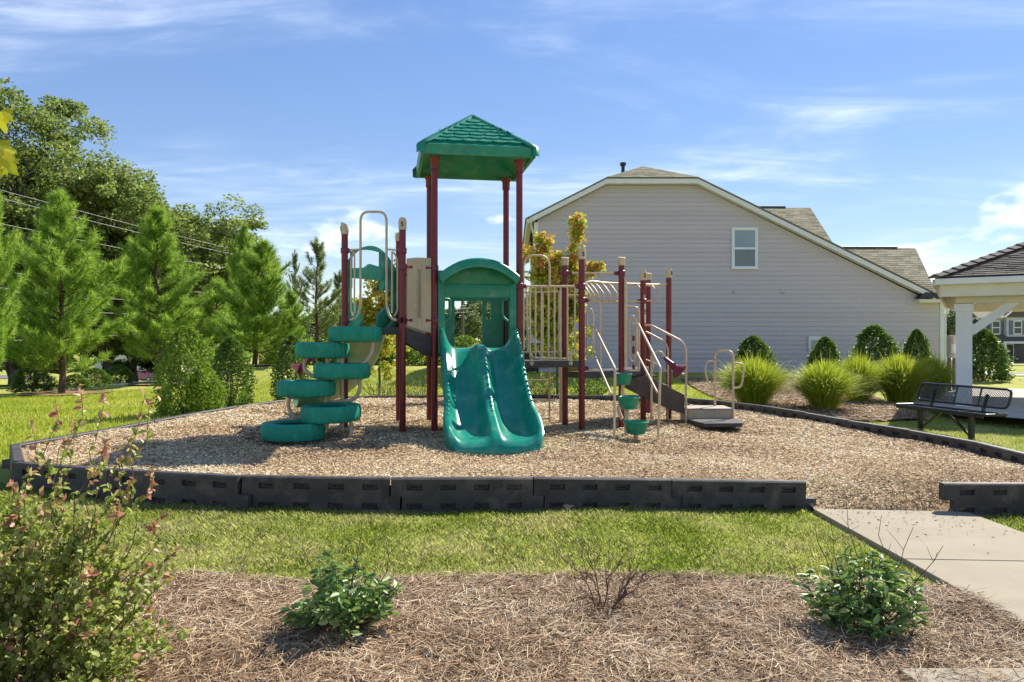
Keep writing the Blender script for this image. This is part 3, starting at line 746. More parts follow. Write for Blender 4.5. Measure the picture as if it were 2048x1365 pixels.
def letter_mesh():
    if not LM:
        cu = bpy.data.curves.new('letter', 'FONT'); cu.body = 'S'; cu.size = 0.085; cu.extrude = 0.003; cu.align_x = 'CENTER'; cu.offset = 0.0016
        t = bpy.data.objects.new('letter_source', cu); COL.objects.link(t)
        bpy.context.view_layer.update()
        me = bpy.data.meshes.new_from_object(t.evaluated_get(bpy.context.evaluated_depsgraph_get()))
        me.materials.clear(); me.materials.append(M['black']); LM.append(me)
        bpy.data.objects.remove(t)
    return LM[0]
def post(p, top, cap=None, face=None, name='post'):
    m = MB(); m.tube([(p.x, p.y, -0.15), (p.x, p.y, top)], R, 20)
    o = m.build('post', M['maroon'], PS, smooth=True)
    c = MB()
    if cap == 'S':
        f = V3(face).normalized(); s = f.cross(ZV)
        # tall tapered cap with a slanting, rounded top
        pr = []
        n = 20; rings = 6
        o0 = len(c.v)
        for k in range(rings):
            t = k / (rings - 1)
            for a in range(n):
                an = 2 * math.pi * a / n
                q_ = s * math.cos(an) + f * math.sin(an)
                rr = R + 0.007 + 0.004 * t
                zt = 0.155 - 0.05 * (1 - math.sin(an)) * 0.5 if k else 0
                hh = zt * t
                if k == rings - 1: rr *= 0.86; hh = zt + 0.008
                c.v.append(p + q_ * rr + ZV * (top - 0.01 + hh))
        for k in range(rings - 1):
            for a in range(n):
                b = (a + 1) % n
                c.f.append([o0 + k * n + a, o0 + k * n + b, o0 + (k + 1) * n + b, o0 + (k + 1) * n + a])
        c.f.append([o0 + (rings - 1) * n + a for a in range(n)]); c.f.append([o0 + a for a in range(n)][::-1])
        co = c.build('cap', M['tan'], o, smooth=True)
        tx = bpy.data.objects.new('letter', letter_mesh()); COL.objects.link(tx)
        tx.parent = o
        Mx = Matrix((f.cross(ZV) * -1, ZV, f)).transposed()
        tx.location = p + f * (R + 0.0105) + ZV * (top + 0.035) - org(o)
        tx.rotation_euler = Mx.to_euler()
    elif cap == 'F':
        n = 20; o0 = 0
        prof = [(R + .006, -0.005), (R + .007, 0.03), (R + .010, 0.08), (R + .016, 0.105), (R + .010, 0.116)]
        for r_, z in prof:
            for a in range(n):
                an = 2 * math.pi * a / n
                c.v.append(p + V3((r_ * math.cos(an), r_ * math.sin(an), top + z + (0.012 * math.sin(an) if z > 0.07 else 0))))
        for k in range(len(prof) - 1):
            for a in range(n):
                b = (a + 1) % n
                c.f.append([k * n + a, k * n + b, (k + 1) * n + b, (k + 1) * n + a])
        c.f.append([(len(prof) - 1) * n + a for a in range(n)]); c.f.append([a for a in range(n)][::-1])
        c.build('cap', M['tan'], o, smooth=True)
    return o
def zpx(py, Y): return EYE - (py - CY) / FPX * Y
post(PA, zpx(468, 10.2), 'S', (-0.85, -0.5, 0))
post(PB, zpx(459, 9.9), 'S', (0.05, -1, 0))
post(PB2, zpx(482, 11.08), 'S', (0.6, 0.8, 0))
TTOP = 3.93
for p in (TFL, TFR, TBL, TBR):
    o = post(p, TTOP)
    c = MB(); c.lathe([(R + .004, TTOP - 0.16), (R + .013, TTOP - 0.155), (R + .013, TTOP - 0.05), (R + .032, TTOP - 0.02), (R + .032, TTOP + .015)], (p.x, p.y, 0), 20)
    c.build('collar', M['maroon'], o, smooth=True)
post(PC, zpx(531, 11.03), 'F'); post(PE, zpx(531, 10.96), 'F'); post(PG, zpx(560, 13.2), 'F')
post(PD, zpx(518, 10.59), 'S', (0.35, -1, 0)); post(PF, zpx(560, 11.7), 'S', (0.4, -1, 0)); post(PH, zpx(555, 12.1), 'S', (0.75, -0.7, 0))
def clamp(p, z, d, L=0.10):
    d = V3((d[0], d[1], 0)).normalized()
    m = MB(); m.lathe([(R + .002, -0.04), (R + .011, -0.032), (R + .011, 0.032), (R + .002, 0.04)], (p.x, p.y, z), 18)
    m.tube([p + ZV * z + d * (R - .01), p + ZV * z + d * (R + L - 0.03)], 0.026, 10)
    m.tube([p + ZV * z + d * (R + L - 0.035), p + ZV * z + d * (R + L)], 0.03, 10)
    m.build('clamp', M['maroon_plastic'], PS, smooth=True)

# ---- roof
HW, ZB, ZT, ZA = 0.768, 3.945, 4.075, 4.69
def rc(a, b, z): return TC + U * a + N_ * b + ZV * z
roof = MB()
m = roof
cor = [(-1, 1), (1, 1), (1, -1), (-1, -1)]
ob = [rc(x * HW, y * HW, ZB) for x, y in cor]
ot = [rc(x * (HW + .012), y * (HW + .012), ZT) for x, y in cor]
on = [rc(x * (HW - .035), y * (HW - .035), ZT + .03) for x, y in cor]
ap = rc(0, 0, ZA)
ib = [rc(x * (HW - .045), y * (HW - .045), ZB + .003) for x, y in cor]
ii = [rc(x * (HW - .06), y * (HW - .06), ZB + .07) for x, y in cor]
ia = rc(0, 0, ZA - 0.10)
m.add(ob + ot + on + [ap] + ib + ii + [ia],
      [[i, (i + 1) % 4, 4 + (i + 1) % 4, 4 + i] for i in range(4)] + [[4 + i, 4 + (i + 1) % 4, 8 + (i + 1) % 4, 8 + i] for i in range(4)] +
      [[8 + i, 8 + (i + 1) % 4, 12] for i in range(4)] + [[i, 13 + i, 13 + (i + 1) % 4, (i + 1) % 4] for i in range(4)] +
      [[13 + i, 17 + i, 17 + (i + 1) % 4, 13 + (i + 1) % 4] for i in range(4)] + [[17 + i, 21, 17 + (i + 1) % 4] for i in range(4)])
ROOF = m.build('roof', M['green'], PS)
for i in range(4):                                        # hip ridges
    h = MB(); a, b = on[i] + ZV * 0.0, ap
    d = (b - a).normalized()
    out = (V3((a.x, a.y, 0)) - V3((TC.x, TC.y, 0))).normalized(); sd = d.cross(ZV).normalized()
    e = ot[i] + out * 0.002 - ZV * 0.02
    sec = [(-0.075, -0.012), (-0.045, 0.022), (0, 0.036), (0.045, 0.022), (0.075, -0.012)]
    up = sd.cross(d).normalized()
    if up.z < 0: up = -up
    r0 = [e - ZV * 0.10 + sd * s_ * 0.95 + out * t_ * 0.8 for s_, t_ in sec]
    r1 = [e + sd * s_ + out * t_ * 0.5 + ZV * (t_ * .5 + 0.01) for s_, t_ in sec]
    r2 = [a + d * 0.06 + sd * s_ + up * t_ for s_, t_ in sec]
    r3 = [b + sd * s_ * 0.45 + up * t_ * .9 for s_, t_ in sec]
    n = 5
    h.add(r0 + r1 + r2 + r3, [[k * n + j, k * n + j + 1, (k + 1) * n + j + 1, (k + 1) * n + j] for k in range(3) for j in range(4)])
    h.build('hip_ridge', M['green'], ROOF, smooth=60)
# scalloped shingles: one mesh, laid row by row on the four faces
sm = MB()
nn = 9; ww, hh, tt = 0.215, 0.155, 0.020
pl = [(-ww / 2, hh)] + [(-ww / 2 * math.cos(math.pi * k / (nn - 1)), 0.055 - 0.055 * math.sin(math.pi * k / (nn - 1))) for k in range(nn)] + [(ww / 2, hh)]
vs = [V3((x, y, tt * (1 - y / hh) + 0.004)) for x, y in pl] + [V3((x * 1.0, y, 0)) for x, y in pl]
k_ = len(pl)
sm.add(vs, [list(range(k_))] + [[i, i + k_, (i + 1) % k_ + k_, (i + 1) % k_] for i in range(k_)])
SHM = sm.mesh('scallop_shingle', smooth=30); SHM.materials.append(M['green'])
for f in range(4):
    a, b = on[f], on[(f + 1) % 4]
    ex = (b - a).normalized(); mid = (a + b) / 2; ey = (ap - mid); Ly = ey.length; ey.normalize(); ez = ex.cross(ey)
    if ez.z < 0: ez = -ez
    W0 = (b - a).length
    rows = 8; stepy = Ly * 0.93 / rows
    for r_ in range(rows):
        y = 0.035 + r_ * stepy
        wrow = W0 * (1 - y / Ly) - 0.10
        n = int(wrow / 0.205 + 0.30)
        if n < 1: continue
        for k in range(n):
            x = (k - (n - 1) / 2) * 0.205
            o = bpy.data.objects.new('shingle', SHM); COL.objects.link(o); o.parent = ROOF
            Mx = Matrix((ex, ey, ez)).transposed()
            o.location = mid + ex * x + ey * y + ez * 0.004 - org(ROOF)
            o.rotation_euler = Mx.to_euler()

# ---- decks
def deck(pts, z, name='deck', th=0.09):
    m = MB(); m.prism([V3((p.x, p.y, z)) for p in pts], (0, 0, -0.012))
    o = m.build(name, M['deck'], PS)
    e = MB(); n = len(pts)
    for i in range(n):
        a, b = pts[i], pts[(i + 1) % n]
        d = (b - a).normalized()
        e.bar(V3((a.x, a.y, z - th / 2)) + d * 0.02, V3((b.x, b.y, z - th / 2)) - d * 0.02, 0.03, th - 0.006)
    e.build('deck_frame', M['deck'], o)
    return o
ZTOW, ZTRI, ZMID, ZLOW = 1.36, 1.65, 1.19, 1.03
deck([PA, PB, PB2], ZTRI); deck([TFL, TFR, TBR, TBL], ZTOW); deck([TFR, PD, PC, TBR], ZMID); deck([PD, PE, PF, PG, PC], ZLOW)
# sloping steps between the high deck and the tower, with brown side plates
for (a, b) in ((PB, TFL), (PB2, TBL)):
    d = (b - a).normalized(); a2, b2 = a + d * R, b - d * R
    m = MB(); m.prism([a2 + ZV * (ZTRI + .0), b2 + ZV * (ZTRI - .13), b2 + ZV * (ZTOW - .12), a2 + ZV * (ZTRI - .20)], V3((d.y, -d.x, 0)) * 0.012)
    m.build('step_side', M['deck'], PS)
m = MB()
m.box(((PB + TBL) / 2 + (PB2 + TFL) / 2) / 2 + ZV * 1.50, (0.28, 1.1, 0.03), TH); m.build('step_tread', M['deck'], PS)
# tan panel between those posts
for a, b in ((PB, TFL), (PB2, TBL)):
    d = (b - a); L = d.length; d.normalize(); nrm = V3((d.y, -d.x, 0))
    a2 = a + d * (R + .01); w = L - 2 * R - 0.02
    zt0, zb0, zb1 = zpx(515, 9.95), zpx(652, 9.9), zpx(667, 10.05)
    x0, x1 = 0.42 * w, 0.60 * w; st, sb = zt0 - 0.16, zb1 + 0.20
    def q(x, z): return a2 + d * x + ZV * z
    m = MB()
    e = nrm * 0.022
    def zb_(x): return zb0 + (zb1 - zb0) * x / w
    m.prism([q(0, zt0 - .02), q(0, zb_(0)), q(x0, zb_(x0)), q(x0, zt0)], e)
    m.prism([q(x1, zt0), q(x1, zb_(x1)), q(w, zb_(w)), q(w, zt0)], e)
    m.prism([q(x0, zt0), q(x0, st), q(x1, st), q(x1, zt0)], e)
    m.prism([q(x0, sb), q(x0, zb_(x0)), q(x1, zb_(x1)), q(x1, sb)], e)
    pan = m.build('panel', M['tan_panel'], PS, bevel=0.004)
    for xx in (x0, x1):                                  # raised rounded rim of the slot
        r_ = MB(); r_.tube([q(xx, st) + e * 1.0, q(xx, sb) + e * 1.0], 0.008, 8); r_.build('rim', M['tan_panel'], pan, smooth=True)
    for z in (zpx(535, 9.95), zpx(641, 9.95)):
        clamp(a, z, d, 0.085); clamp(b, z - 0.0, -d, 0.085)

# ---- loop handrails above the tyre climb
d = (PB - PA); LAB = d.length; d.normalize()
def ab(px, py):                                           # a point in the plane through posts A and B
    k = (px - CX) / FPX
    t = (k * PA.y - PA.x) / (d.x - k * d.y)
    p = PA + d * t
    return V3((p.x, p.y, zpx(py, p.y)))
m = MB(); m.rod([PA + d * R + ZV * ab(700, 641).z, ab(714, 637), ab(721, 612), ab(721, 424), ab(773, 424), ab(773, 612), ab(780, 637), PB - d * R + ZV * ab(797, 643).z], 0.0165, 0.13, 12)
m.build('loop_handrail', M['tan'], PS, smooth=True)
for (x0, x1, xp, P_, sg) in ((702, 709, 720, PA, 1), (784, 795, 773, PB, -1)):
    m = MB()
    m.rod([ab(x0 if sg > 0 else x1, 520), ab((x0 + x1) / 2, 508), ab(x1 if sg > 0 else x0, 503), ab(x1 if sg > 0 else x0, 627)], 0.012, 0.05)
    m.rod([ab(x0 if sg > 0 else x1, 518), ab(x0 if sg > 0 else x1, 622), ab((x0 + x1) / 2, 632)], 0.012, 0.05)
    m.rod([P_ + d * sg * R + ZV * ab(P_.x / P_.y * FPX + CX, 501).z, ab(xp, 499)], 0.0125, 0.03)
    m.build('guard_loop', M['tan'], PS, smooth=True)
for z in (641, 502):
    clamp(PA, zpx(z, 10.2), d, 0.03); clamp(PB, zpx(z, 9.9), -d, 0.03)

# ---- hood panel over the double slide
ZH = V3((0, 0, 0)) + (TFL + TFR) / 2 + N_ * 0.03
def hp(u, z, v=0.0): return ZH + U * u + N_ * v + ZV * z
m = MB()
for s_ in (-1, 1):
    m.prism([hp(s_ * 0.535, 1.30), hp(s_ * 0.44, 1.30), hp(s_ * 0.44, 2.42), hp(s_ * 0.535, 2.42)], -N_ * 0.06)
m.prism([hp(-0.44, 2.06), hp(0.44, 2.06), hp(0.44, 2.24), hp(-0.44, 2.24)], -N_ * 0.05)
arc = lambda a, w_, zs, za: [hp(w_ * math.sin(t), zs + (za - zs) * (math.cos(t) - math.cos(a)) / (1 - math.cos(a))) for t in np.linspace(-a, a, 21)]
# filled arch behind the visor
pts = [hp(0.44 * x, 2.24) for x in (1, -1)]
top = [hp(0.50 * x, 2.38 + 0.19 * (1 - x * x)) for x in np.linspace(-1, 1, 21)]
m.prism(pts + top, -N_ * 0.04)
hood = m.build('slide_hood', M['green'], PS, smooth=35, bevel=0.008)
v_ = MB()
xsn = np.linspace(-1, 1, 25)
rings = []
for (vv, oz, th_) in ((0.0, 0.06, 0.05), (0.20, 0.05, 0.05), (0.26, 0.035, 0.05), (0.28, 0.0, 0.035)):
    outer = [hp(0.535 * x, 2.36 + 0.225 * (1 - abs(x) ** 2.2) + oz - 0.06, vv) for x in xsn]
    inner = [hp(0.50 * x, 2.23 + 0.215 * (1 - abs(x) ** 2.2) + oz * .3, vv if vv < .27 else .27) for x in xsn]
    rings.append(outer + inner[::-1])
n = len(rings[0]); o0 = 0
for r_ in rings: v_.v += r_
for i in range(3):
    for k in range(n):
        k2 = (k + 1) % n
        v_.f.append([i * n + k, i * n + k2, (i + 1) * n + k2, (i + 1) * n + k])
v_.f.append([3 * n + k for k in range(n)]); v_.f.append([k for k in range(n)][::-1])
v_.build('visor', M['green'], hood, smooth=50)
# entry grips at the slide opening
for s_ in (-1, 1):
    g_ = MB(); g_.rod([hp(s_ * 0.44, 2.04, -.05), hp(s_ * 0.36, 2.04, -.10), hp(s_ * 0.36, 1.80, -.10), hp(s_ * 0.44, 1.73, -.05)], 0.016, 0.06)
    g_.build('grip', M['green'], hood, smooth=True)
# rear tower panel with openings
RB = (TBL + TBR) / 2
def rp(u, z): return RB + U * u + ZV * z
m = MB()
for x0, x1, z0, z1 in ((-0.535, -0.39, 1.30, 2.20), (-0.39, -0.30, 1.30, 1.80), (-0.30, -0.21, 1.30, 2.20), (0.21, 0.27, 1.30, 2.20), (0.27, 0.34, 1.30, 1.80), (0.34, 0.535, 1.30, 2.20), (-0.535, 0.535, 2.07, 2.36)):
    m.prism([rp(x0, z0), rp(x1, z0), rp(x1, z1), rp(x0, z1)], N_ * (0.05 if z1 != 2.36 else 0.056))
rear = m.build('rear_panel', M['green'], PS)
for u_ in (-0.245, 0.30):
    b_ = MB(); b_.sphere(rp(u_, 1.60) + N_ * 0.052, (0.012, 0.012, 0.012), 8, 6); b_.build('bolt', M['bolt'], rear, smooth=True)
m = MB(); a, b = TBR, TFR
dd = (b - a).normalized()
m.prism([a + dd * 0.06 + ZV * 1.32, a + dd * 0.36 + ZV * 1.32, a + dd * 0.36 + ZV * 2.18, a + dd * 0.06 + ZV * 2.18], U * 0.04)
m.build('side_panel', M['green'], PS, bevel=0.006)

# ---- double slide
def interp(x, tab):
    xs_ = [t[0] for t in tab]; return np.array([np.interp(x, xs_, [t[k] for t in tab]) for k in range(1, len(tab[0]))])
TAB = [(-0.10, 1.375, .18, .515, 1.18), (0.0, 1.375, .27, .525, 1.14), (0.10, 1.365, .285, .53, 1.08), (0.22, 1.29, .28, .53, 1.0), (0.4, 1.135, .26, .53, .86), (0.7, .865, .235, .53, .62),
       (1.0, .60, .225, .54, .38), (1.2, .455, .235, .555, .27), (1.38, .385, .225, .58, .225), (1.52, .365, .165, .585, .215), (1.64, .36, .10, .57, .21), (1.74, .355, .055, .54, .21), (1.82, .325, .02, .50, .21), (1.86, .27, .0, .47, .21)]
st = np.linspace(-0.10, 1.86, 66)
tab2 = np.array([interp(x, TAB) for x in st])
for _ in range(3):
    tab2[1:-1] = (tab2[:-2] + 2 * tab2[1:-1] + tab2[2:]) / 4
m = MB(); SZ = (TFL + TFR) / 2 + U * 0.01 + N_ * 0.02
secs = []
un = np.linspace(-1, 1, 57)
for v, (zb, wl_, hw, und) in zip(st, tab2):
    sec = []
    for u in un:
        x = abs(u)
        dch = abs(x - 0.49) / 0.40
        h = min(1.0, dch) ** 3.2
        if x < 0.09: h = max(h, 1 - (x / 0.09) ** 2 * 0.25) if x < 0.05 else h
        hgt = wl_ * h * (0.84 * min(1.0, max(0.16, (v + .02) / .42)) if x < 0.49 else 1.0)
        if x > 0.955: hgt = wl_ * (1 - ((x - 0.955) / 0.045) ** 2 * 0.14)
        sec.append(SZ + U * (u * hw) + N_ * v + ZV * (zb + hgt))
    zz = min(und, zb - 0.02)
    sec += [SZ + U * (hw * 1.0) + N_ * v + ZV * (zb + wl_ * .5 - .02), SZ + U * (hw * .97) + N_ * v + ZV * zz, SZ - U * (hw * .97) + N_ * v + ZV * zz, SZ - U * (hw * 1.0) + N_ * v + ZV * (zb + wl_ * .5 - .02)]
    secs.append(sec)
n = len(secs[0])
for s_ in secs: m.v += s_
for i in range(len(secs) - 1):
    for k in range(n):
        k2 = (k + 1) % n
        m.f.append([i * n + k, i * n + k2, (i + 1) * n + k2, (i + 1) * n + k])
m.f.append([k for k in range(n)][::-1]); m.f.append([(len(secs) - 1) * n + k for k in range(n)])
slide = m.build('double_slide', M['green_slide'], PS, smooth=55)
RDG = []
for u, k0, k1, cnt in ((0.965, 4, 40, 17), (0.045, 18, 44, 13), (-0.905, 30, 48, 8)):
    for j in range(cnt):
        t = k0 + (k1 - k0) * j / (cnt - 1); i = int(t)
        zb, wl_, hw, und = tab2[i]
        hs_ = 0.95 if abs(u) > .5 else 0.80 * min(1.0, (st[i] + .02) / .42)
        p = SZ + U * (u * hw) + N_ * st[i] + ZV * (zb + wl_ * hs_)
        if not RDG: RDG.append(MB().sphere((0, 0, 0), 0.021, 8, 6).mesh('ridge', smooth=True)); RDG[0].materials.append(M['green_slide'])
        rd = bpy.data.objects.new('grip_ridge', RDG[0]); COL.objects.link(rd); rd.parent = slide; rd.location = p - org(slide)

# ---- guard rail with hand loop between tower and post D
d = PD - TFR; LD = d.length; d.normalize()
def dp(px, py):
    k = (px - CX) / FPX
    t = (k * TFR.y - TFR.x) / (d.x - k * d.y)
    p = TFR + d * t
    return V3((p.x, p.y, zpx(py, p.y)))
GR = MB(); zt_, zb_2 = 573, 716
GR.tube([dp(1050, zt_), dp(1152, zt_)], 0.0165, 12)
GR.rod([dp(1052, zt_), dp(1057, 700), dp(1064, zb_2), dp(1140, zb_2 + 2), dp(1150, 702), dp(1150, zt_)], 0.014, 0.05)
gr = GR.build('guard_rail', M['tan'], PS, smooth=True)
for px in (1060, 1071, 1083, 1097, 1109, 1121, 1135):
    b_ = MB(); b_.tube([dp(px, zt_), dp(px, zb_2 + 1)], 0.0125, 10); b_.build('bar', M['tan'], gr, smooth=True)
b_ = MB(); b_.rod([dp(1047, 700), dp(1047, 511), dp(1099, 511), dp(1099, zt_)], 0.0155, 0.17, 12); b_.build('hand_loop', M['tan'], gr, smooth=True)
for px in (1062, 1140):
    b_ = MB(); c = dp(px, 727); nr = V3((d.y, -d.x, 0))
    b_.tube([c + nr * .012, c + nr * .03], 0.03, 14); b_.bar(c + nr * .02 + ZV * .07, c + nr * .02, 0.035, 0.02, up=nr); b_.build('bracket', M['tan'], gr, smooth=40)
    b_ = MB(); b_.sphere(c + nr * .034, 0.011, 8, 6); b_.build('bolt', M['bolt'], gr, smooth=True)
clamp(TFR, dp(1050, zt_).z, d, 0.05); clamp(PD, dp(1150, zt_).z, -d, 0.06)
# back guard between rear tower post and post C
m = MB(); a, b = TBR, PC; dd = (b - a).normalized()
m.rod([a + ZV * 1.3, b + ZV * 1.3, b + ZV * 2.2, a + ZV * 2.2], 0.014, 0.02)
gb = m.build('rear_guard_rail', M['tan'], PS, smooth=True)
for t in np.linspace(0.1, 0.9, 4):
    p = a.lerp(b, t); b_ = MB(); b_.tube([p + ZV * 1.3, p + ZV * 2.2], 0.012, 8); b_.build('bar', M['tan'], gb, smooth=True)

# ---- tyres in a spiral on tan pipes
def tyre(cx, w, z0, z1, Y, D):
    c = P(cx, 0, Y); Rr = D / 2; n = 96; hw = (z1 - z0) / 2; zc_ = (z0 + z1) / 2
    prof = [(Rr * .60, -hw * .72), (Rr * .70, -hw * .93), (Rr * .86, -hw * 1.0), (Rr * .955, -hw * .90), (Rr * .985, -hw * .66), (Rr * 1.0, -hw * .3), (Rr * 1.0, 0), (Rr * 1.0, hw * .3), (Rr * .985, hw * .66), (Rr * .955, hw * .90), (Rr * .86, hw * 1.0), (Rr * .70, hw * .93), (Rr * .60, hw * .72), (Rr * .63, hw * .55), (Rr * .84, hw * .8), (Rr * .92, hw * .4), (Rr * .92, -hw * .4), (Rr * .84, -hw * .8), (Rr * .63, -hw * .55)]
    m = MB(); k = len(prof)
    ph = random.uniform(0, 6); tl = (random.uniform(-.02, .02), random.uniform(-.02, .02))
    for i in range(n):
        a = 2 * math.pi * i / n + ph
        for j, (r_, z) in enumerate(prof):
            g = 0
            if 3 <= j <= 9:
                side = 1 if j > 6 else (-1 if j < 6 else 0)
                ii_ = (i + (1 if j in (5, 7) else 0)) % 4
                if j in (3, 4, 8, 9): g = -0.011 if ii_ == 0 else 0.002
                elif j in (5, 7): g = -0.006 if ii_ == 1 else 0.001
                else: g = -0.003 if i % 2 else 0.002
            x, y = (r_ + g) * math.cos(a), (r_ + g) * math.sin(a)
            m.v.append(V3((c.x + x, Y + y, zc_ + z + tl[0] * x + tl[1] * y)))
    for i in range(n):
        for j in range(k):
            i2, j2 = (i + 1) % n, (j + 1) % k
            m.f.append([i * k + j, i2 * k + j, i2 * k + j2, i * k + j2])
    m.build('tyre', M['rubber'], PS, smooth=30)
TY = [(587, 125, .295, .50, 9.0, .75), (662, 119, .50, .70, 9.12, .72), (613, 114, .785, .985, 9.3, .71), (684, 112, 1.0, 1.195, 9.42, .70), (645, 106, 1.25, 1.45, 9.6, .68), (710, 106, 1.455, 1.65, 9.66, .68)]
for t in TY: tyre(*t)
tp = MB()
for px, py_t in ((655, 690), (684, 660)):
    a = P(px, py_t, 9.5); tp.tube([(a.x, a.y, 0.1), a], 0.026, 14)
tp.rod([P(684, 790, 9.5), P(684, 846, 9.5), P(670, 868, 9.3)], 0.02, 0.05)
tyre_post = tp.build('tyre_climber_post', M['tan'], PS, smooth=True)
for pts in ([(612, 712, 9.55), (607, 738, 9.5), (622, 752, 9.5), (655, 760, 9.5)], [(746, 680, 9.6), (744, 705, 9.6), (732, 725, 9.55), (690, 745, 9.5)],
            [(580, 792, 9.25), (575, 815, 9.25), (590, 836, 9.25), (655, 836, 9.4)], [(718, 755, 9.4), (721, 778, 9.4), (710, 800, 9.4), (660, 805, 9.45)],
            [(702, 845, 9.1), (703, 870, 9.1), (692, 886, 9.0), (646, 890, 8.95)]):
    b_ = MB(); b_.rod([P(*p) for p in pts], 0.0235, 0.12, 12); b_.build('tyre_bracket', M['tan'], PS, smooth=True)
b_ = MB()
# ---- curved slide at the back left, with its hood
pth = [V3(p) for p in ((-1.97, 10.68, 1.62), (-2.1, 10.95, 1.58), (-2.22, 11.3, 1.36), (-2.38, 11.7, 1.08), (-2.56, 12.0, .82), (-2.80, 12.2, .60), (-3.08, 12.25, .47), (-3.32, 12.2, .43), (-3.5, 12.12, .42))]
pp = []
for i in range(len(pth) - 1):
    for j in range(5):
        t = j / 5; p0 = pth[max(i - 1, 0)]; p1 = pth[i]; p2 = pth[i + 1]; p3 = pth[min(i + 2, len(pth) - 1)]
        pp.append(0.5 * ((2 * p1) + (p2 - p0) * t + (2 * p0 - 5 * p1 + 4 * p2 - p3) * t * t + (3 * p1 - p0 - 3 * p2 + p3) * t ** 3))
pp.append(pth[-1])
m = MB(); ns = 15
for i, p in enumerate(pp):
    t = (pp[min(i + 1, len(pp) - 1)] - pp[max(i - 1, 0)]); t.z = 0; t.normalize(); s_ = t.cross(ZV)
    for sg, ro in ((1, 0.0), (-1, 0.03)):
        for k in range(ns):
            a = math.pi * (k / (ns - 1)) if sg > 0 else math.pi * (1 - k / (ns - 1))
            m.v.append(p + s_ * math.cos(a) * (0.29 + ro) + ZV * (0.24 - math.sin(a) * (0.24 + ro)))
n = 2 * ns
for i in range(len(pp) - 1):
    for k in range(n):
        k2 = (k + 1) % n
        m.f.append([i * n + k, i * n + k2, (i + 1) * n + k2, (i + 1) * n + k])
m.f.append([k for k in range(n)][::-1]); m.f.append([(len(pp) - 1) * n + k for k in range(n)])
m.build('curved_slide', M['green_backlit'], PS, smooth=50)
d = (PB2 - PA); LH = d.length; d.normalize(); nr = V3((-d.y, d.x, 0))
def ah(t, z, v=0): return PA + d * (t * LH) + ZV * z + nr * v
m = MB()
ou = [ah(0.5 + 0.47 * x, 2.50 + 0.32 * (1 - x * x)) for x in np.linspace(-1, 1, 19)]
inn = [ah(0.5 + 0.36 * x, 2.42 + 0.30 * (1 - x * x)) for x in np.linspace(-1, 0.55, 14)]
m2 = MB()
for i in range(18):
    x = (i + .5) / 9 - 1
    lo0 = 2.22 if abs(x) > .80 else 2.34
    m2.prism([ou[i], ou[i + 1], V3((ou[i + 1].x, ou[i + 1].y, 2.66 + 0.10 * (1 - x * x) if -0.75 < x < 0.35 else 2.2)), V3((ou[i].x, ou[i].y, 2.66 + 0.10 * (1 - x * x) if -0.75 < x < 0.35 else 2.2))], nr * 0.05)
m2.prism([ah(.03, 2.34), ah(.97, 2.34), ah(.97, 2.50), ah(.72, 2.52), ah(.45, 2.56), ah(.36, 2.50), ah(.03, 2.46)], nr * 0.047)
for t0, t1 in ((.03, .12), (.88, .97)):
    m2.prism([ah(t0, 1.60), ah(t1, 1.60), ah(t1, 2.36), ah(t0, 2.36)], nr * 0.043)
m2.prism([ah(.03, 1.62), ah(.34, 1.62), ah(.30, 1.86), ah(.20, 1.98), ah(.03, 2.02)], nr * 0.04)
m2.prism([ah(.97, 1.62), ah(.55, 1.62), ah(.62, 1.86), ah(.78, 1.98), ah(.97, 2.02)], nr * 0.04)
m2.prism([ah(.14, 2.36, .05), ah(.86, 2.36, .05), ah(.86, 2.42, .05), ah(.14, 2.42, .05)], nr * 0.10)
m2.build('curved_slide_hood', M['green'], PS, smooth=35)

# ---- talk horns
def horn(path, tip, dirv, R0, R1, L):
    m = MB(); m.rod(path, 0.014, 0.08); st_ = m.build('horn_pipe', M['tan'], PS, smooth=True)
    dv = V3(dirv).normalized(); h = MB()
    q_ = dv.to_track_quat('Z', 'Y').to_matrix()
    prof = [(R0 * .8, -0.03), (R0, 0.0), (R0 * 1.15, L * .1), (R0 * 1.5, L * .4), (R0 * 2.1, L * .7), (R1, L * .95), (R1 * 1.06, L), (R1 * .94, L * .99), (R0 * 1.9, L * .68), (R0 * .8, L * .15)]
    h.lathe(prof, tip, 24, q_)
    h.build('talk_horn', M['maroon_plastic'], PS, smooth=50)
horn([P(1306, 735, 11.3), P(1306, 706, 11.3), P(1322, 702, 11.3), P(1332, 718, 11.3)], P(1331, 718, 11.3), (0.62, -0.35, -0.62), 0.028, 0.135, 0.30)
horn([P(652, 690, 10.6), P(640, 700, 10.6), P(632, 715, 10.6)], P(622, 718, 10.6), (-0.62, -0.2, -0.55), 0.026, 0.12, 0.27)

# ---- enclosure loops and bar between posts C, D, E
m = MB(); m.tube([P(1137, 547, 11.03), P(1238, 547, 10.96)], 0.0165, 12); m.build('cross_bar', M['tan'], PS, smooth=True)
clamp(PC, zpx(547, 11.03), PE - PC, 0.06); clamp(PE, zpx(547, 10.96), PC - PE, 0.06)
def loop_panel(x0, x1, y0, y1, Y, xin, clampP=None):
    m = MB()
    m.rod([P(x0, y0, Y), P(x1, y0, Y), P(x1, y1, Y + .02)], 0.0145, 0.10)
    m.rod([P(xin[0], y0 + 28, Y), P(xin[0], y1 - 28, Y), P((xin[0] + xin[1]) / 2, y1 - 16, Y), P(xin[1], y1 - 28, Y), P(xin[1], y0 + 28, Y), P((xin[0] + xin[1]) / 2, y0 + 15, Y)], 0.0115, 0.05, closed=True)
    m.tube([P(x0, y1, Y), P(x1, y1, Y + .02)], 0.0125, 10)
    o = m.build('loop_panel', M['tan'], PS, smooth=True)
    return o
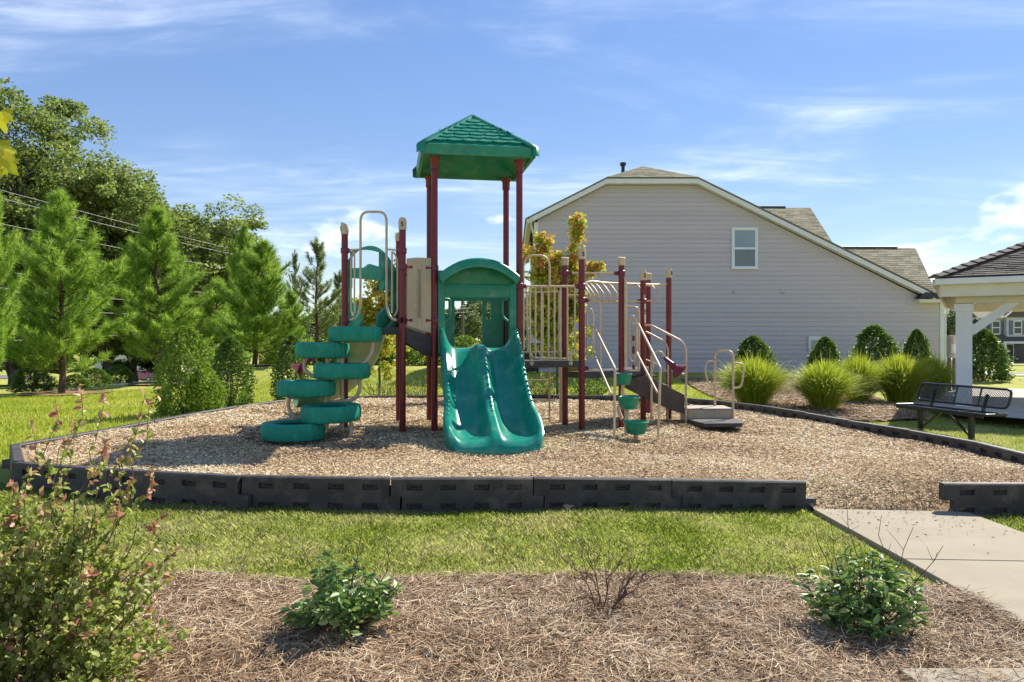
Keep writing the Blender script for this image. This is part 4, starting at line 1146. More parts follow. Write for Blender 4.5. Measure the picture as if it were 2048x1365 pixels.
loop_panel(1168, 1201, 600, 740, 10.66, (1174, 1187)); loop_panel(1254, 1278, 614, 742, 11.2, (1258, 1272))
clamp(PD, zpx(601, 10.59), (1, 0, 0), 0.05); clamp(PF, zpx(603, 11.7), (-1, 0, 0), 0.05); clamp(PD, zpx(737, 10.59), (1, 0, 0), 0.05)
m = MB(); m.tube([P(1251, 560, 10.9), P(1251, 735, 10.9)], 0.022, 12); m.tube([P(1268, 664, 11.6), P(1268, 745, 11.6)], 0.016, 10); m.build('upright_pipe', M['tan'], PS, smooth=True)
m = MB()
for i, (y0, y1) in enumerate(((672, 682), (693, 708), (730, 738))):
    m.tube([P(1267, y0, 11.5), P(1267, y1, 11.5)], 0.021, 12)
m.build('spinner', M['maroon'], PS, smooth=True)
m = MB(); m.tube([P(1244, 600, 11.3), P(1280, 604, 11.65)], 0.0145, 10); m.build('cross_bar', M['tan'], PS, smooth=True)
# ---- overhead loop ladder
ol = MB(); ol.rod([P(1150, 586, 11.1), P(1176, 562, 11.3), P(1205, 567, 11.5), P(1316, 571, 12.0), P(1334, 568, 12.1)], 0.024, 0.15, 12)
ol.tube([P(1137, 591, 11.2), P(1198, 592, 11.25)], 0.016, 10)
ol.rod([P(1160, 601, 11.6), P(1240, 604, 11.9)], 0.014, 0.05)
ladder_ = ol.build('overhead_ladder', M['tan'], PS, smooth=True)
for i, x in enumerate((1158, 1166, 1175, 1186, 1199, 1213, 1267, 1295)):
    Y = 11.25 + (x - 1158) / 137 * 0.75
    b_ = MB(); b_.rod([P(x, 563 + i * .6, Y), P(x + 9, 571, Y - .08), P(x + 22, 589, Y - .18), P(x + 21, 601, Y - .2), P(x - 6, 603, Y + .15)], 0.0125, 0.09); b_.build('rung', M['tan'], ladder_, smooth=True)

# ---- pod steps and their rails
for i, (px, yt, yb, rw, Y) in enumerate(((1247, 748, 773, 17, 10.35), (1257, 795, 822, 22, 10.0), (1272, 843, 872, 25, 9.7))):
    c = P(px, yt, Y); r_ = rw / FPX * Y; h_ = (yb - yt - 3) / FPX * Y
    m = MB(); m.lathe([(r_ * .50, -h_), (r_ * .72, -h_ * .93), (r_ * .90, -h_ * .5), (r_ * .97, -h_ * .16), (r_ * 1.04, -h_ * .10), (r_ * 1.06, -0.004), (r_ * 1.0, 0.008), (r_ * .93, 0.0), (r_ * .88, -.022), (r_ * .2, -.018)], c, 28)
    pod = m.build('pod_step', M['green'], PS, smooth=40)
    if i == 0: pts = [P(1246, 770, 10.38), P(1244, 800, 10.4), P(1236, 822, 10.4), P(1244, 838, 10.35)]
    elif i == 1: pts = [P(1254, 818, 10.02), P(1253, 850, 10.0), P(1253, 880, 10.0)]
    else: pts = [P(1272, 866, 9.72), P(1272, 882, 9.72)]
    b_ = MB(); b_.rod(pts, 0.030 if i else 0.028, 0.1, 12); b_.build('stem', M['tan'], pod, smooth=True)
def step_rail(top, bend, foot, low0, low1, Yt, Yb):
    m = MB(); m.rod([P(top[0] - 12, top[1] + 2, Yt + .02), P(top[0], top[1], Yt), P(bend[0], bend[1], Yb), P(foot[0], foot[1], Yb)], 0.0165, 0.05, 12)
    m.rod([P(top[0] - 3, top[1] + 5, Yt), P(low0[0], low0[1], Yt - .05), P(low1[0], low1[1], Yb + .02), P(bend[0], low1[1] + 2, Yb)], 0.0145, 0.05)
    m.build('step_rail', M['tan'], PS, smooth=True)
step_rail((1187, 651), (1230, 738), (1228, 886), (1187, 707), (1222, 788), 10.6, 9.5)
step_rail((1276, 647), (1321, 737), (1316, 882), (1273, 705), (1314, 785), 10.85, 9.72)
# ---- steps down to the transfer station
for Y, lab in ((11.46, 0), (12.12, 1)):
    k = Y / 11.46
    m = MB(); m.prism([P(1024 + (x - 1024) / k, 682 + (y - 682) / k, Y) for x, y in ((1249, 757), (1293, 752), (1369, 790), (1369, 829), (1335, 818), (1249, 775))], (0, 0.025, 0))
    m.build('stair_stringer', M['brown'], PS, bevel=0.003)
for i in range(4):
    m = MB(); m.box((2.13 + i * 0.165, 11.8, 0.93 - i * 0.145), (0.19, 0.62, 0.025)); m.build('stair_tread', M['deck'], PS)
m = MB(); m.rod([P(1290, 651, 11.55), P(1302, 651, 11.5), P(1366, 684, 11.42), P(1372, 702, 11.42), P(1372, 855, 11.42)], 0.0165, 0.09, 12); m.tube([P(1372, 750, 11.42), P(1345, 742, 11.42)], 0.012, 8); m.build('stair_rail', M['tan'], PS, smooth=True)
m = MB(); m.rod([P(1291, 664, 12.05), P(1300, 668, 12.05), P(1330, 684, 12.05), P(1336, 698, 12.05), P(1336, 845, 12.05)], 0.0155, 0.09, 12)
m.rod([P(1291, 720, 11.9), P(1306, 725, 11.9), P(1334, 743, 12.0)], 0.012, 0.04); m.build('stair_rail', M['tan'], PS, smooth=True)
m = MB(); m.rod([P(1303, 712, 11.35), P(1303, 860, 11.35)], 0.0175, 0.05, 12); m.build('rail_post', M['tan'], PS, smooth=True)
# transfer station
x0, x1 = P(1376, 0, 11.5).x, P(1466, 0, 11.5).x
m = MB(); m.box(((x0 + x1) / 2, 11.77, 0.30), (x1 - x0, 0.54, 0.225)); ts = m.build('transfer_station', M['tan_panel'], PS, bevel=0.008)
b_ = MB(); b_.box(((x0 + x1) / 2, 11.77, 0.426), (x1 - x0 + 0.014, 0.56, 0.022)); b_.build('platform_top', M['steptop'], ts, bevel=0.005)
for k in range(4):
    b_ = MB(); b_.sphere((x0 + 0.1 + k * 0.165, 11.498, 0.375), 0.011, 8, 6); b_.build('bolt', M['bolt'], ts, smooth=True)
m = MB(); mx = [P(1375, 848, 11.45), P(1470, 846, 11.5), P(1487, 853, 11.1), P(1484, 858, 10.85), P(1408, 860, 10.8), P(1378, 851, 11.3)]
m.prism([V3((p.x, p.y, 0.225)) for p in mx], (0, 0, 0.06)); m.build('landing_mat', M['deck'], PS, bevel=0.008)
YL = 11.7
m = MB(); m.rod([P(1430, 815, YL + .25), P(1430, 702, YL + .1), P(1466, 702, YL - .1), P(1466, 848, YL - .22)], 0.0185, 0.11, 12)
m.rod([P(1431, 723, YL + .1), P(1411, 723, YL + .1), P(1411, 748, YL + .1), P(1416, 767, YL + .1), P(1431, 767, YL + .1)], 0.0145, 0.09)
m.rod([P(1466, 727, YL - .1), P(1487, 727, YL - .1), P(1487, 752, YL - .1), P(1482, 776, YL - .1), P(1466, 776, YL - .1)], 0.0145, 0.09)
m.build('grab_loops', M['tan'], PS, smooth=True)
# rung ladder at the back, yellow sign, stickers
m = MB(); m.tube([P(1121, 734, 11.5), P(1121, 848, 11.5)], 0.021, 12); m.tube([P(1099, 734, 11.3), P(1099, 853, 11.3)], 0.0155, 10); m.tube([P(1050, 734, 11.3), P(1050, 853, 11.3)], 0.0155, 10)
lad = m.build('rung_ladder', M['tan'], PS, smooth=True)
for y in (761, 800, 838):
    b_ = MB(); b_.tube([P(1050, y, 11.3), P(1099, y, 11.3)], 0.014, 10); b_.build('rung', M['tan'], lad, smooth=True)
m = MB(); m.prism([P(1134, 733, 11.05), P(1157, 733, 11.0), P(1157, 754, 11.0), P(1134, 750, 11.05)], (0, 0.02, 0)); ys_ = m.build('yellow_panel', M['yellow'], PS)
for x, y in ((1137, 744), (1141, 743), (1145, 746), (1149, 747)):
    b_ = MB(); a = P(x, y, 11.0); b_.box((a.x, a.y - 0.006 + (0.03 if x < 1143 else .02), a.z), (0.012, 0.004, 0.02)); b_.build('mark', M['black'], ys_)
for (y0, y1) in ((603, 622), (625, 650)):
    a, b = P(1289.5, y0, 11.66), P(1289.5, y1, 11.66)
    m = MB()
    n = 6
    for z in (a.z, b.z):
        for k in range(n):
            an = -1.25 + 0.75 * k / (n - 1)
            m.v.append(V3((PF.x + (R + .0015) * math.cos(an), PF.y + (R + .0015) * math.sin(an), z)))
    m.f = [[k, k + 1, n + k + 1, n + k] for k in range(n - 1)]
    s_ = m.build('sticker', M['sticker'], PS, smooth=True)
    b_ = MB()
    for z in ((a.z * .9 + b.z * .1), b.z * .9 + a.z * .1):
        for dz in (-.008, .008):
            for k in range(n):
                an = -1.25 + 0.75 * k / (n - 1)
                b_.v.append(V3((PF.x + (R + .003) * math.cos(an), PF.y + (R + .003) * math.sin(an), z + dz)))
    b_.f = [[j + k, j + k + 1, j + n + k + 1, j + n + k] for j in (0, 2 * n) for k in range(n - 1)]
    b_.build('print', M['red'], s_)
m = MB(); m.prism([P(1243, 760, 11.3), P(1278, 757, 11.5), P(1278, 775, 11.5), P(1248, 772, 11.3)], (0, 0.02, 0)); m.build('sign_plate', M['brown'], PS)
# ------------------------------------------------------------------ the grey house
HY = 28.0
def hx(px): return (px - CX) / FPX * HY
def hz(py): return EYE - (py - CY) / FPX * HY
house = thing('house', (hx(1470), HY + 5, hz(745)), 'grey sided two storey house with clipped gable end and tan roof', 'house')
ZBASE = hz(746)
GAB = [(hx(1075), ZBASE), (hx(1885), ZBASE), (hx(1885), hz(604)), (hx(1850), hz(598)), (hx(1392), hz(371)), (hx(1212), hz(371)), (hx(1075), hz(441))]
DEPTH = 11.0
m = MB(); m.prism([(x, HY + 0.03, z) for x, z in GAB], (0, DEPTH, 0)); m.build('wall', M['siding'], house)
def xr(z):
    """left and right end of the gable at height z"""
    l = hx(1075)
    if z > hz(441): l = hx(1075) + (z - hz(441)) / (hz(371) - hz(441)) * (hx(1212) - hx(1075))
    r = hx(1885)
    if z > hz(604): r = hx(1850) - (z - hz(598)) / (hz(371) - hz(598)) * (hx(1850) - hx(1392)) if z > hz(598) else hx(1885) - (z - hz(604)) / (hz(598) - hz(604)) * (hx(1885) - hx(1850))
    return l, r
z = ZBASE + 0.02; ex = 0.172; k = 0
rr = random.Random(3)
while z < hz(371) - 0.02:
    z1 = min(z + ex, hz(371))
    (la, ra), (lb, rb) = xr(z), xr(z1)
    cuts = sorted([rr.uniform(0.1, 0.9) for _ in range(2 if ra - la > 8 else 1)])
    fr = [0.0] + cuts + [1.0]
    for a, b in zip(fr[:-1], fr[1:]):
        g0 = 0.0015 if a > 0 else 0; g1 = 0.0015 if b < 1 else 0
        x00, x01 = la + (ra - la) * a + g0, la + (ra - la) * b - g1
        x10, x11 = lb + (rb - lb) * a + g0, lb + (rb - lb) * b - g1
        if b < 1: x11 = x01 = min(x01, x11) if False else x01
        if b < 1: x11 = x01
        if a > 0: x10 = x00
        if x11 <= x10: continue
        y0, y1, yb = HY - 0.008, HY + 0.014, HY + 0.03
        mm = MB(); mm.add([(x00, y0, z), (x01, y0, z), (x01, yb, z), (x00, yb, z), (x10, y1, z1), (x11, y1, z1), (x11, yb, z1), (x10, yb, z1)],
                          [[0, 1, 5, 4], [3, 2, 1, 0], [4, 5, 6, 7], [0, 4, 7, 3], [1, 2, 6, 5]])
        mm.build('siding_board', M['siding'], house)
    z = z1; k += 1
m = MB(); m.box((hx(1480), HY + .05, ZBASE - 0.25), (hx(1885) - hx(1075), 0.12, 0.54)); m.build('foundation', M['concrete_far'], house)
# corner trim
for px, zt_ in ((1072, hz(445)), (1884, hz(606))):
    m = MB(); m.box((hx(px), HY + 0.02, (ZBASE + zt_) / 2), (0.16, 0.09, zt_ - ZBASE)); m.build('corner_trim', M['trim'], house, bevel=0.004)
# rake boards and the roof slabs behind them
def rake(a, b, name='rake_board', w=0.18):
    (x0, y0), (x1, y1) = a, b
    A, B = V3((hx(x0), HY - 0.30, hz(y0))), V3((hx(x1), HY - 0.30, hz(y1)))
    dz = V3((0, 0, -w))
    m = MB(); m.prism([A, B, B + dz, A + dz], (0, 0.035, 0)); o = m.build(name, M['trim'], house)
    s = MB(); s.prism([A + dz * .96 + V3((0, .035, 0)), B + dz * .96 + V3((0, .035, 0)), B + dz * .96 + V3((0, .33, 0)), A + dz * .96 + V3((0, .33, 0))], (0, 0, .02)); s.build('soffit', M['trim'], o)
rake((1058, 439), (1212, 361)); rake((1212, 361), (1392, 361)); rake((1392, 361), (1862, 591))
XL, XR, XRID = hx(1053), hx(1886), hx(1300)
ZRID = hz(317)
def slab(a, b, c, d, th=0.035, name='roof_slope', mat='shingle'):
    m = MB(); m.prism([a, b, c, d], (0, 0, th)); return m.build(name, M[mat], house)
yb = HY + DEPTH + 0.3; yf = HY - 0.33
xe0, ze0 = hx(1050), hz(442); xe1, ze1 = hx(1884), hz(600)
xc0, xc1, zc1 = hx(1212), hx(1392), hz(360)
yr = HY + 1.45
# left slope (clipped by the hip), right slope, hip
m = MB(); m.prism([(xe0, yf, ze0), (xc0, yf, zc1), (XRID, yr, ZRID), (XRID, yb, ZRID), (xe0, yb, ze0)], (0, 0, .04)); m.build('roof_slope', M['shingle'], house)
m = MB(); m.prism([(xe1, yf, ze1), (xe1, yb, ze1), (XRID, yb, ZRID), (XRID, yr, ZRID), (xc1, yf, zc1)], (0, 0, .04)); m.build('roof_slope', M['shingle'], house)
m = MB(); m.prism([(xc0, yf, zc1), (xc1, yf, zc1), (XRID, yr, ZRID)], (0, 0, .03)); hipf = m.build('hip_slope', M['shingle'], house)
def shingles(parent, fl, fr, up, rows, tabw, mat, seed=1, th=0.012, name='shingles'):
    """fl(t), fr(t): left and right edge points at height fraction t; tabs laid in rows as one stuff part"""
    r_ = random.Random(seed); m = MB()
    for i in range(rows):
        t0, t1 = i / rows, min(1.0, (i + 1.25) / rows)
        a0, b0, a1, b1 = fl(t0), fr(t0), fl(t1), fr(t1)
        w = (b0 - a0).length; n = max(1, int(w / tabw)); off = r_.uniform(-.5, .5)
        ed = sorted(set([0.0, 1.0] + [min(1, max(0, (k + off + r_.uniform(-.18, .18)) / n)) for k in range(n + 1)]))
        for e0, e1 in zip(ed[:-1], ed[1:]):
            if e1 - e0 < 1e-3: continue
            g = 0.004 / max(w, .1); e0_, e1_ = e0 + g, e1 - g
            lift = up * (th * r_.uniform(.75, 1.35)); low = up * 0.002
            j = r_.uniform(-.06, .06) / rows * 0
            q = [a0.lerp(b0, e0_), a0.lerp(b0, e1_), a1.lerp(b1, e1_), a1.lerp(b1, e0_)]
            m.add([q[0] + lift, q[1] + lift, q[2] + low, q[3] + low, q[0], q[1]], [[0, 1, 2, 3], [4, 5, 1, 0], [4, 0, 3], [5, 2, 1]])
    o = m.build(name, mat, parent); o["kind"] = "stuff"
    return o
L0, R0, T0 = V3((xc0, yf, zc1 + .032)), V3((xc1, yf, zc1 + .032)), V3((XRID, yr, ZRID + .032))
shingles(hipf, lambda t: L0.lerp(T0, t), lambda t: R0.lerp(T0, t), V3((0, -.6, .8)), 10, 0.33, M['shingle'])
# cross roofs that rise behind the long slope
for i, (x0, x1, yr_, xe, ye, Yr, Ye, xw) in enumerate(((1490, 1620, 417, 1668, 492, 34.5, 31.0, 1500), (1650, 1830, 498, 1876, 596, 33.5, 29.6, 1660))):
    A, B = P(x0, yr_, Yr), P(x1, yr_, Yr); C = P(xe, ye, Ye); D = P(xw, ye + 8, Ye); D.z = C.z
    m = MB(); m.prism([D, C, B, A], (0, 0, .03)); cr = m.build('cross_roof', M['shingle'], house)
    shingles(cr, lambda t: (D + V3((0, -.005, .032))).lerp(A + V3((0, 0, .032)), t), lambda t: (C + V3((0, -.005, .032))).lerp(B + V3((0, 0, .032)), t), V3((0, -.6, .8)), 26, 0.34, M['shingle'], 5 + i)
    m = MB(); m.prism([C + V3((0, 0.0, -.02)), B + V3((0, 0, -.02)), B + V3((0, 6.5, -3.5)), C + V3((0, 9.5, -.2))], (0.05, 0, 0)); m.build('roof_return', M['shingle'], cr)
    m = MB(); m.tube([A + V3((0, 0, .05)), A.lerp(B, 0.8 if i else .62) + V3((0, 0, .05))], 0.055, 8); m.build('ridge_vent', M['metal_dark'], cr)
    m = MB(); m.bar(D + V3((0, -.05, -.06)), C + V3((0.05, -.05, -.06)), 0.1, 0.12); m.build('gutter', M['trim'], cr)
# wing wall below the right cross roof, gutters and downspouts
m = MB(); m.box((hx(1862) + 0.5, HY + 4.2, ZBASE + 1.2), (0.9, 6, 2.6)); m.build('wing_wall', M['siding'], house)
m = MB(); m.box((hx(1858), HY - 0.14, hz(603)), (1.05, 0.34, 0.13)); m.build('eave_return', M['cream'], house, bevel=0.01)
m = MB(); m.prism([(hx(1828), HY - .34, hz(597)), (hx(1895), HY - .34, hz(597)), (hx(1868), HY - .34, hz(588)), (hx(1842), HY - .34, hz(586))], (0, .5, 0)); m.build('return_flashing', M['metal_dark'], house)
m = MB(); m.rod([(hx(1893), HY - .05, hz(606)), (hx(1893), HY - .02, hz(620)), (hx(1891), HY + .02, hz(630)), (hx(1891), HY + .02, ZBASE + .1)], 0.045, 0.1, 8); m.build('downspout', M['trim'], house, smooth=True)
m = MB(); m.rod([(hx(1062), HY - .05, hz(446)), (hx(1063), HY, hz(455)), (hx(1068), HY + .05, hz(470)), (hx(1068), HY + .05, ZBASE + .1)], 0.04, 0.1, 8); m.build('downspout', M['cream'], house, smooth=True)
m = MB(); m.prism([(hx(1052), HY - .32, hz(441)), (hx(1064), HY - .32, hz(441)), (hx(1064), HY - .32, hz(449)), (hx(1055), HY - .32, hz(449))], (0, DEPTH + .5, 0)); m.build('gutter', M['cream'], house)
# vent pipe, window, fittings
m = MB(); c_ = P(1246, 350, 31.5)
m.tube([(c_.x, 31.5, c_.z - .6), (c_.x, 31.5, zpx(327, 31.5))], 0.075, 12); m.tube([(c_.x, 31.5, zpx(332, 31.5)), (c_.x, 31.5, zpx(326, 31.5))], 0.12, 12); m.tube([(c_.x, 31.5, zpx(329, 31.5)), (c_.x, 31.5, zpx(328, 31.5))], 0.14, 12)
m.build('vent_pipe', M['metal_dark'], house, smooth=40)
def window(x0, x1, y0, y1):
    X0, X1, Z0, Z1 = hx(x0), hx(x1), hz(y1), hz(y0); t = 0.065; y = HY - 0.03
    m = MB()
    m.box(((X0 + X1) / 2, y, Z1 - t / 2), (X1 - X0, 0.08, t)); m.box(((X0 + X1) / 2, y, Z0 + t / 2), (X1 - X0 + .03, 0.10, t))
    for x in (X0 + t / 2, X1 - t / 2): m.box((x, y, (Z0 + Z1) / 2), (t, 0.076, Z1 - Z0 - 2 * t))
    w = m.build('window', M['window_white'], house)
    zm = (Z0 + Z1) / 2
    for nm, a, b, mat, yy in (('upper_sash', zm, Z1 - t, 'glass_up', .005), ('lower_sash', Z0 + t, zm, 'glass_low', 0.0)):
        s = MB(); e = 0.04
        for zc_ in (a + e / 2, b - e / 2): s.box(((X0 + X1) / 2, y + yy, zc_), (X1 - X0 - 2 * t, 0.05, e))
        for x in (X0 + t + e / 2, X1 - t - e / 2): s.box((x, y + yy, (a + b) / 2), (e, 0.048, b - a - 2 * e))
        s.build(nm, M['window_white'], w)
        g = MB(); g.box(((X0 + X1) / 2, y + .018 + yy, (a + b) / 2), (X1 - X0 - 2 * t - 2 * e, 0.008, b - a - 2 * e)); g.build('pane', M[mat], w)
window(1463, 1515, 456, 539)
m = MB(); m.box((hx(1628), HY - .05, hz(688)), (0.46, 0.09, 0.56)); ub = m.build('utility_box', M['trim'], house, bevel=0.01)
m = MB(); m.box((hx(1629), HY - .105, hz(690)), (0.30, 0.05, 0.36)); m.build('box_door', M['pvc'], ub, bevel=0.01)
m = MB(); m.tube([(hx(1630), HY - .05, hz(702)), (hx(1630), HY - .05, ZBASE)], 0.035, 8); m.build('conduit', M['trim'], ub)
m = MB(); m.lathe([(0.09, 0), (0.09, .02), (0.05, .05), (0.03, .07)], (hx(1565), HY + .01, hz(584)), 14, Matrix.Rotation(math.radians(90), 3, 'X')); m.build('wall_fitting', M['siding'], house, smooth=True)
m = MB(); m.rod([(hx(1468), HY, hz(583)), (hx(1468), HY - .1, hz(583)), (hx(1468), HY - .12, hz(587))], 0.025, 0.03, 8); m.box((hx(1468), HY - .01, hz(583)), (.16, .03, .06)); m.build('spigot', M['siding'], house)

# wheeled bin beside the house
b0 = V3((hx(1062), 27.0, tz(hx(1062), 27.0)))
bn = thing('wheeled_bin', b0, 'black wheeled bin standing at the left corner of grey house', 'bin')
m = MB(); m.add([b0 + V3(v) for v in ((-.24, -.28, .08), (.24, -.28, .08), (.24, .22, .08), (-.24, .22, .08), (-.3, -.36, 1.0), (.3, -.36, 1.0), (.3, .36, 1.0), (-.3, .36, 1.0))], [[0, 1, 2, 3], [0, 1, 5, 4], [1, 2, 6, 5], [2, 3, 7, 6], [3, 0, 4, 7], [4, 5, 6, 7]]); m.build('bin_body', M['metal_dark'], bn, bevel=0.02)
m = MB(); m.box(b0 + V3((0, 0, 1.04)), (.66, .8, .09)); m.build('lid', M['metal_dark'], bn, bevel=0.03)
for sx in (-.22, .22):
    m = MB(); m.tube([b0 + V3((sx - .03, .25, .1)), b0 + V3((sx + .03, .25, .1))], .1, 16); m.build('wheel', M['tyre'], bn, smooth=40)

# ------------------------------------------------------------------ pavilion at the right
PX, PY = 9.52, 15.8
pv = thing('pavilion', (PX, PY, 0.05), 'open picnic pavilion with boxed white post, cream beams and dark shingle hip roof', 'pavilion')
ZE = 2.33                                                  # soffit height
X0, X1, Y0, Y1 = PX - .42, PX + 5.92, PY - .42, PY + 5.92
pad = sheet('concrete_pad', [(9.0, 16.8), (8.3, 14.5), (9.05, 13.2), (16, 10), (20, 19), (12, 23)], lambda x, y: 0 * x + 0.10, M['concrete_far'], 1.0)
def pvpost(x, y):
    m = MB(); m.box((x, y, (0.05 + 2.10) / 2), (0.30, 0.30, 2.10)); o = m.build('column', M['trim'], pv, bevel=0.006)
    b = MB(); b.box((x, y, 2.17), (0.35, 0.35, 0.16)); b.build('capital', M['trim'], o, bevel=0.006)
    return o
for x, y in ((PX, PY), (PX + 5.5, PY), (PX, PY + 5.5), (PX + 5.5, PY + 5.5)): pvpost(x, y)
Q = 5.5
for cx, cy, dx, dy in ((PX + Q / 2, PY, Q + .3, .30), (PX - .004, PY + Q / 2, .29, Q - .3), (PX + Q, PY + Q / 2, .29, Q - .3), (PX + Q / 2, PY + Q, Q + .3, .28)):
    m = MB(); m.box((cx, cy, 2.46), (dx, dy, .40)); m.build('beam', M['cream'], pv)
# braces
m = MB(); m.bar((PX + .12, PY, 1.66), (PX + 0.98, PY, 2.36), 0.16, 0.17); m.build('brace', M['trim'], pv)
m = MB(); m.bar((PX, PY + .12, 1.66), (PX, PY + .98, 2.36), 0.16, 0.17); m.build('brace', M['trim'], pv)
m = MB(); m.bar((PX + Q - .12, PY, 1.66), (PX + Q - .98, PY, 2.36), 0.16, 0.17); m.build('brace', M['trim'], pv)
# soffit / ceiling, fascia, gutter
m = MB(); m.box(((X0 + X1) / 2, (Y0 + Y1) / 2, ZE + 0.40), (X1 - X0 - 0.1, Y1 - Y0 - 0.1, 0.03)); m.build('ceiling', M['cream'], pv)
m = MB()
for a, b in (((X0, Y0), (X1, Y0)), ((X0, Y1), (X1, Y1)), ((X0, Y0), (X0, Y1)), ((X1, Y0), (X1, Y1))):
    pass
for (cx, cy, dx, dy) in (((X0 + X1) / 2, Y0, X1 - X0, .05), ((X0 + X1) / 2, Y1, X1 - X0, .05), (X0, (Y0 + Y1) / 2, .05, Y1 - Y0 - .05), (X1, (Y0 + Y1) / 2, .05, Y1 - Y0 - .05)):
    m = MB(); m.box((cx, cy, ZE + 0.24), (dx, dy, 0.36)); m.build('fascia', M['cream'], pv)
for (cx, cy, dx, dy) in (((X0 + X1) / 2, Y0 - .09, X1 - X0 + .2, .12), (X0 - .09, (Y0 + Y1) / 2, .12, Y1 - Y0 - .12)):
    m = MB(); m.box((cx, cy, ZE + 0.37), (dx, dy, 0.13)); m.build('gutter', M['trim'], pv, bevel=0.02)
ZR = ZE + 0.45; pitch = 0.46; half = (X1 - X0) / 2 + 0.1
ctr = V3(((X0 + X1) / 2, (Y0 + Y1) / 2, ZR + half * pitch))
cs = [V3((X0 - .1, Y0 - .1, ZR)), V3((X1 + .1, Y0 - .1, ZR)), V3((X1 + .1, Y1 + .1, ZR)), V3((X0 - .1, Y1 + .1, ZR))]
m = MB(); m.add(cs + [ctr], [[0, 1, 4], [1, 2, 4], [2, 3, 4], [3, 0, 4], [3, 2, 1, 0]]); prf = m.build('roof', M['shingle_dark'], pv)
shingles(prf, lambda t: cs[0].lerp(ctr, t * .97) + V3((0, 0, .012)), lambda t: cs[1].lerp(ctr, t * .97) + V3((0, 0, .012)), V3((0, -.45, .9)), 32, 0.30, M['shingle_dark'], 9, th=0.022)
shingles(prf, lambda t: cs[3].lerp(ctr, t * .97) + V3((0, 0, .012)), lambda t: cs[0].lerp(ctr, t * .97) + V3((0, 0, .012)), V3((-.45, 0, .9)), 32, 0.30, M['shingle_dark'], 10, th=0.022)
hs_ = MB(); hs_.add([(-.0, -.17, -.02), (.30, -.17, -.045), (.30, 0, .012), (0, 0, .04), (.30, .17, -.045), (0, .17, -.02), (0, -.17, -.05), (0, .17, -.05)], [[0, 1, 2, 3], [3, 2, 4, 5], [0, 3, 5, 7, 6]])
HSM = hs_.mesh('hip_shingle'); HSM.materials.append(M['shingle_dark'])
d = (ctr - cs[0]); Lh = d.length; d.normalize()
for k in range(int(Lh / 0.25)):
    o = bpy.data.objects.new('hip_shingle', HSM); COL.objects.link(o); o.parent = prf
    s_ = d.cross(ZV).normalized() * -1; u_ = d.cross(s_).normalized()
    if u_.z < 0: u_ = -u_; s_ = -s_
    o.rotation_euler = Matrix((d, u_.cross(d), u_)).transposed().to_euler()
    o.location = cs[0] + d * (k * 0.25) + u_ * (0.05 + random.uniform(-.004, .004)) - org(prf)

pv.rotation_euler.z = math.radians(-31)

# ------------------------------------------------------------------ bench
BA, BB = V3((7.36, 11.4, 0)), V3((6.98, 13.35, 0))            # ends of the seat, near to far
bd = (BB - BA); BL = bd.length; bd.normalize(); bs = V3((bd.y, -bd.x, 0))         # bs: towards the back of the bench (+x)
bz = tz(7.2, 12.3)
bench = thing('bench', ((BA + BB) / 2) + ZV * bz, 'black expanded metal bench with open mesh back facing the wood chips', 'bench')
def bp(t, s, z): return BA + bd * (t * BL) + bs * s + ZV * (bz + z)
def mesh_panel(fn, L, Wd, name, parent, cell=(0.048, 0.034), th=0.0042):
    """diamond lattice of thin strips on the surface fn(x, y)"""
    m = MB(); nx_, ny_ = int(L / cell[0]), int(Wd / cell[1])
    for i in range(-ny_, nx_ + 1):
        for sg in (1, -1):
            pts = []
            for j in range(ny_ + 1):
                x = (i + (j if sg > 0 else ny_ - j)) * cell[0]
                if 0 <= x <= L: pts.append(fn(x / L, j / ny_))
            if len(pts) > 1: m.tube(pts, th, 4, caps=False)
    o = m.build(name, M['bench'], parent)
    return o
# seat: front edge at s=-0.19, back edge s=+0.2
def seatf(x, y): return bp(x, -0.19 + 0.40 * y, 0.445 - 0.02 * math.sin(math.pi * y))
def backf(x, y): return bp(x * 0.97 + 0.015, 0.235 + 0.085 * y, 0.53 + 0.29 * y)
for fn, nm, ribs in ((seatf, 'seat', (0.0, 0.333, 0.667, 1.0)), (backf, 'backrest', (0.02, 0.30, 0.56, 0.80, 0.98))):
    m = MB(); loop = []
    rim = fillet([fn(0, 0), fn(1, 0), fn(1, 1), fn(0, 1)], 0.10 if nm == 'backrest' else 0.05, closed=True)
    m.tube(rim, 0.019, 10, closed=True)
    part = m.build(nm, M['bench'], bench, smooth=True)
    mesh_panel(fn, BL, 0.40 if nm == 'seat' else 0.30, 'lattice', part)
    for t in ribs[1:-1]:
        b_ = MB(); b_.bar(fn(t, 0.02), fn(t, 0.98), 0.035, 0.012, up=(1, 0, 0.3) if nm == 'backrest' else (0, 0, 1)); b_.build('rib', M['bench'], part)
    if nm == 'seat':
        for y in (0, 1):
            b_ = MB(); b_.bar(fn(0.02, y) - ZV * .03, fn(.98, y) - ZV * .03, 0.012, 0.05); b_.build('edge_strip', M['bench'], part)
for t in (0.24, 0.80):
    m = MB(); m.bar(bp(t, 0, -0.05), bp(t, 0, 0.40), 0.07, 0.07, up=(1, 0, 0)); m.build('leg', M['bench_leg'], bench, bevel=0.006)
    m = MB(); m.bar(bp(t, -0.17, 0.41), bp(t, 0.22, 0.41), 0.05, 0.05); m.build('seat_support', M['bench_leg'], bench)
    m = MB(); m.bar(bp(t, 0.20, 0.41), bp(t, 0.30, 0.72), 0.05, 0.025, up=(0, 1, 0)); m.build('back_support', M['bench_leg'], bench)
    m = MB(); m.bar(bp(t, 0, 0.05), bp(0.52 + (0.02 if t > .5 else -.02), 0, 0.41), 0.035, 0.035); m.build('brace', M['bench_leg'], bench)

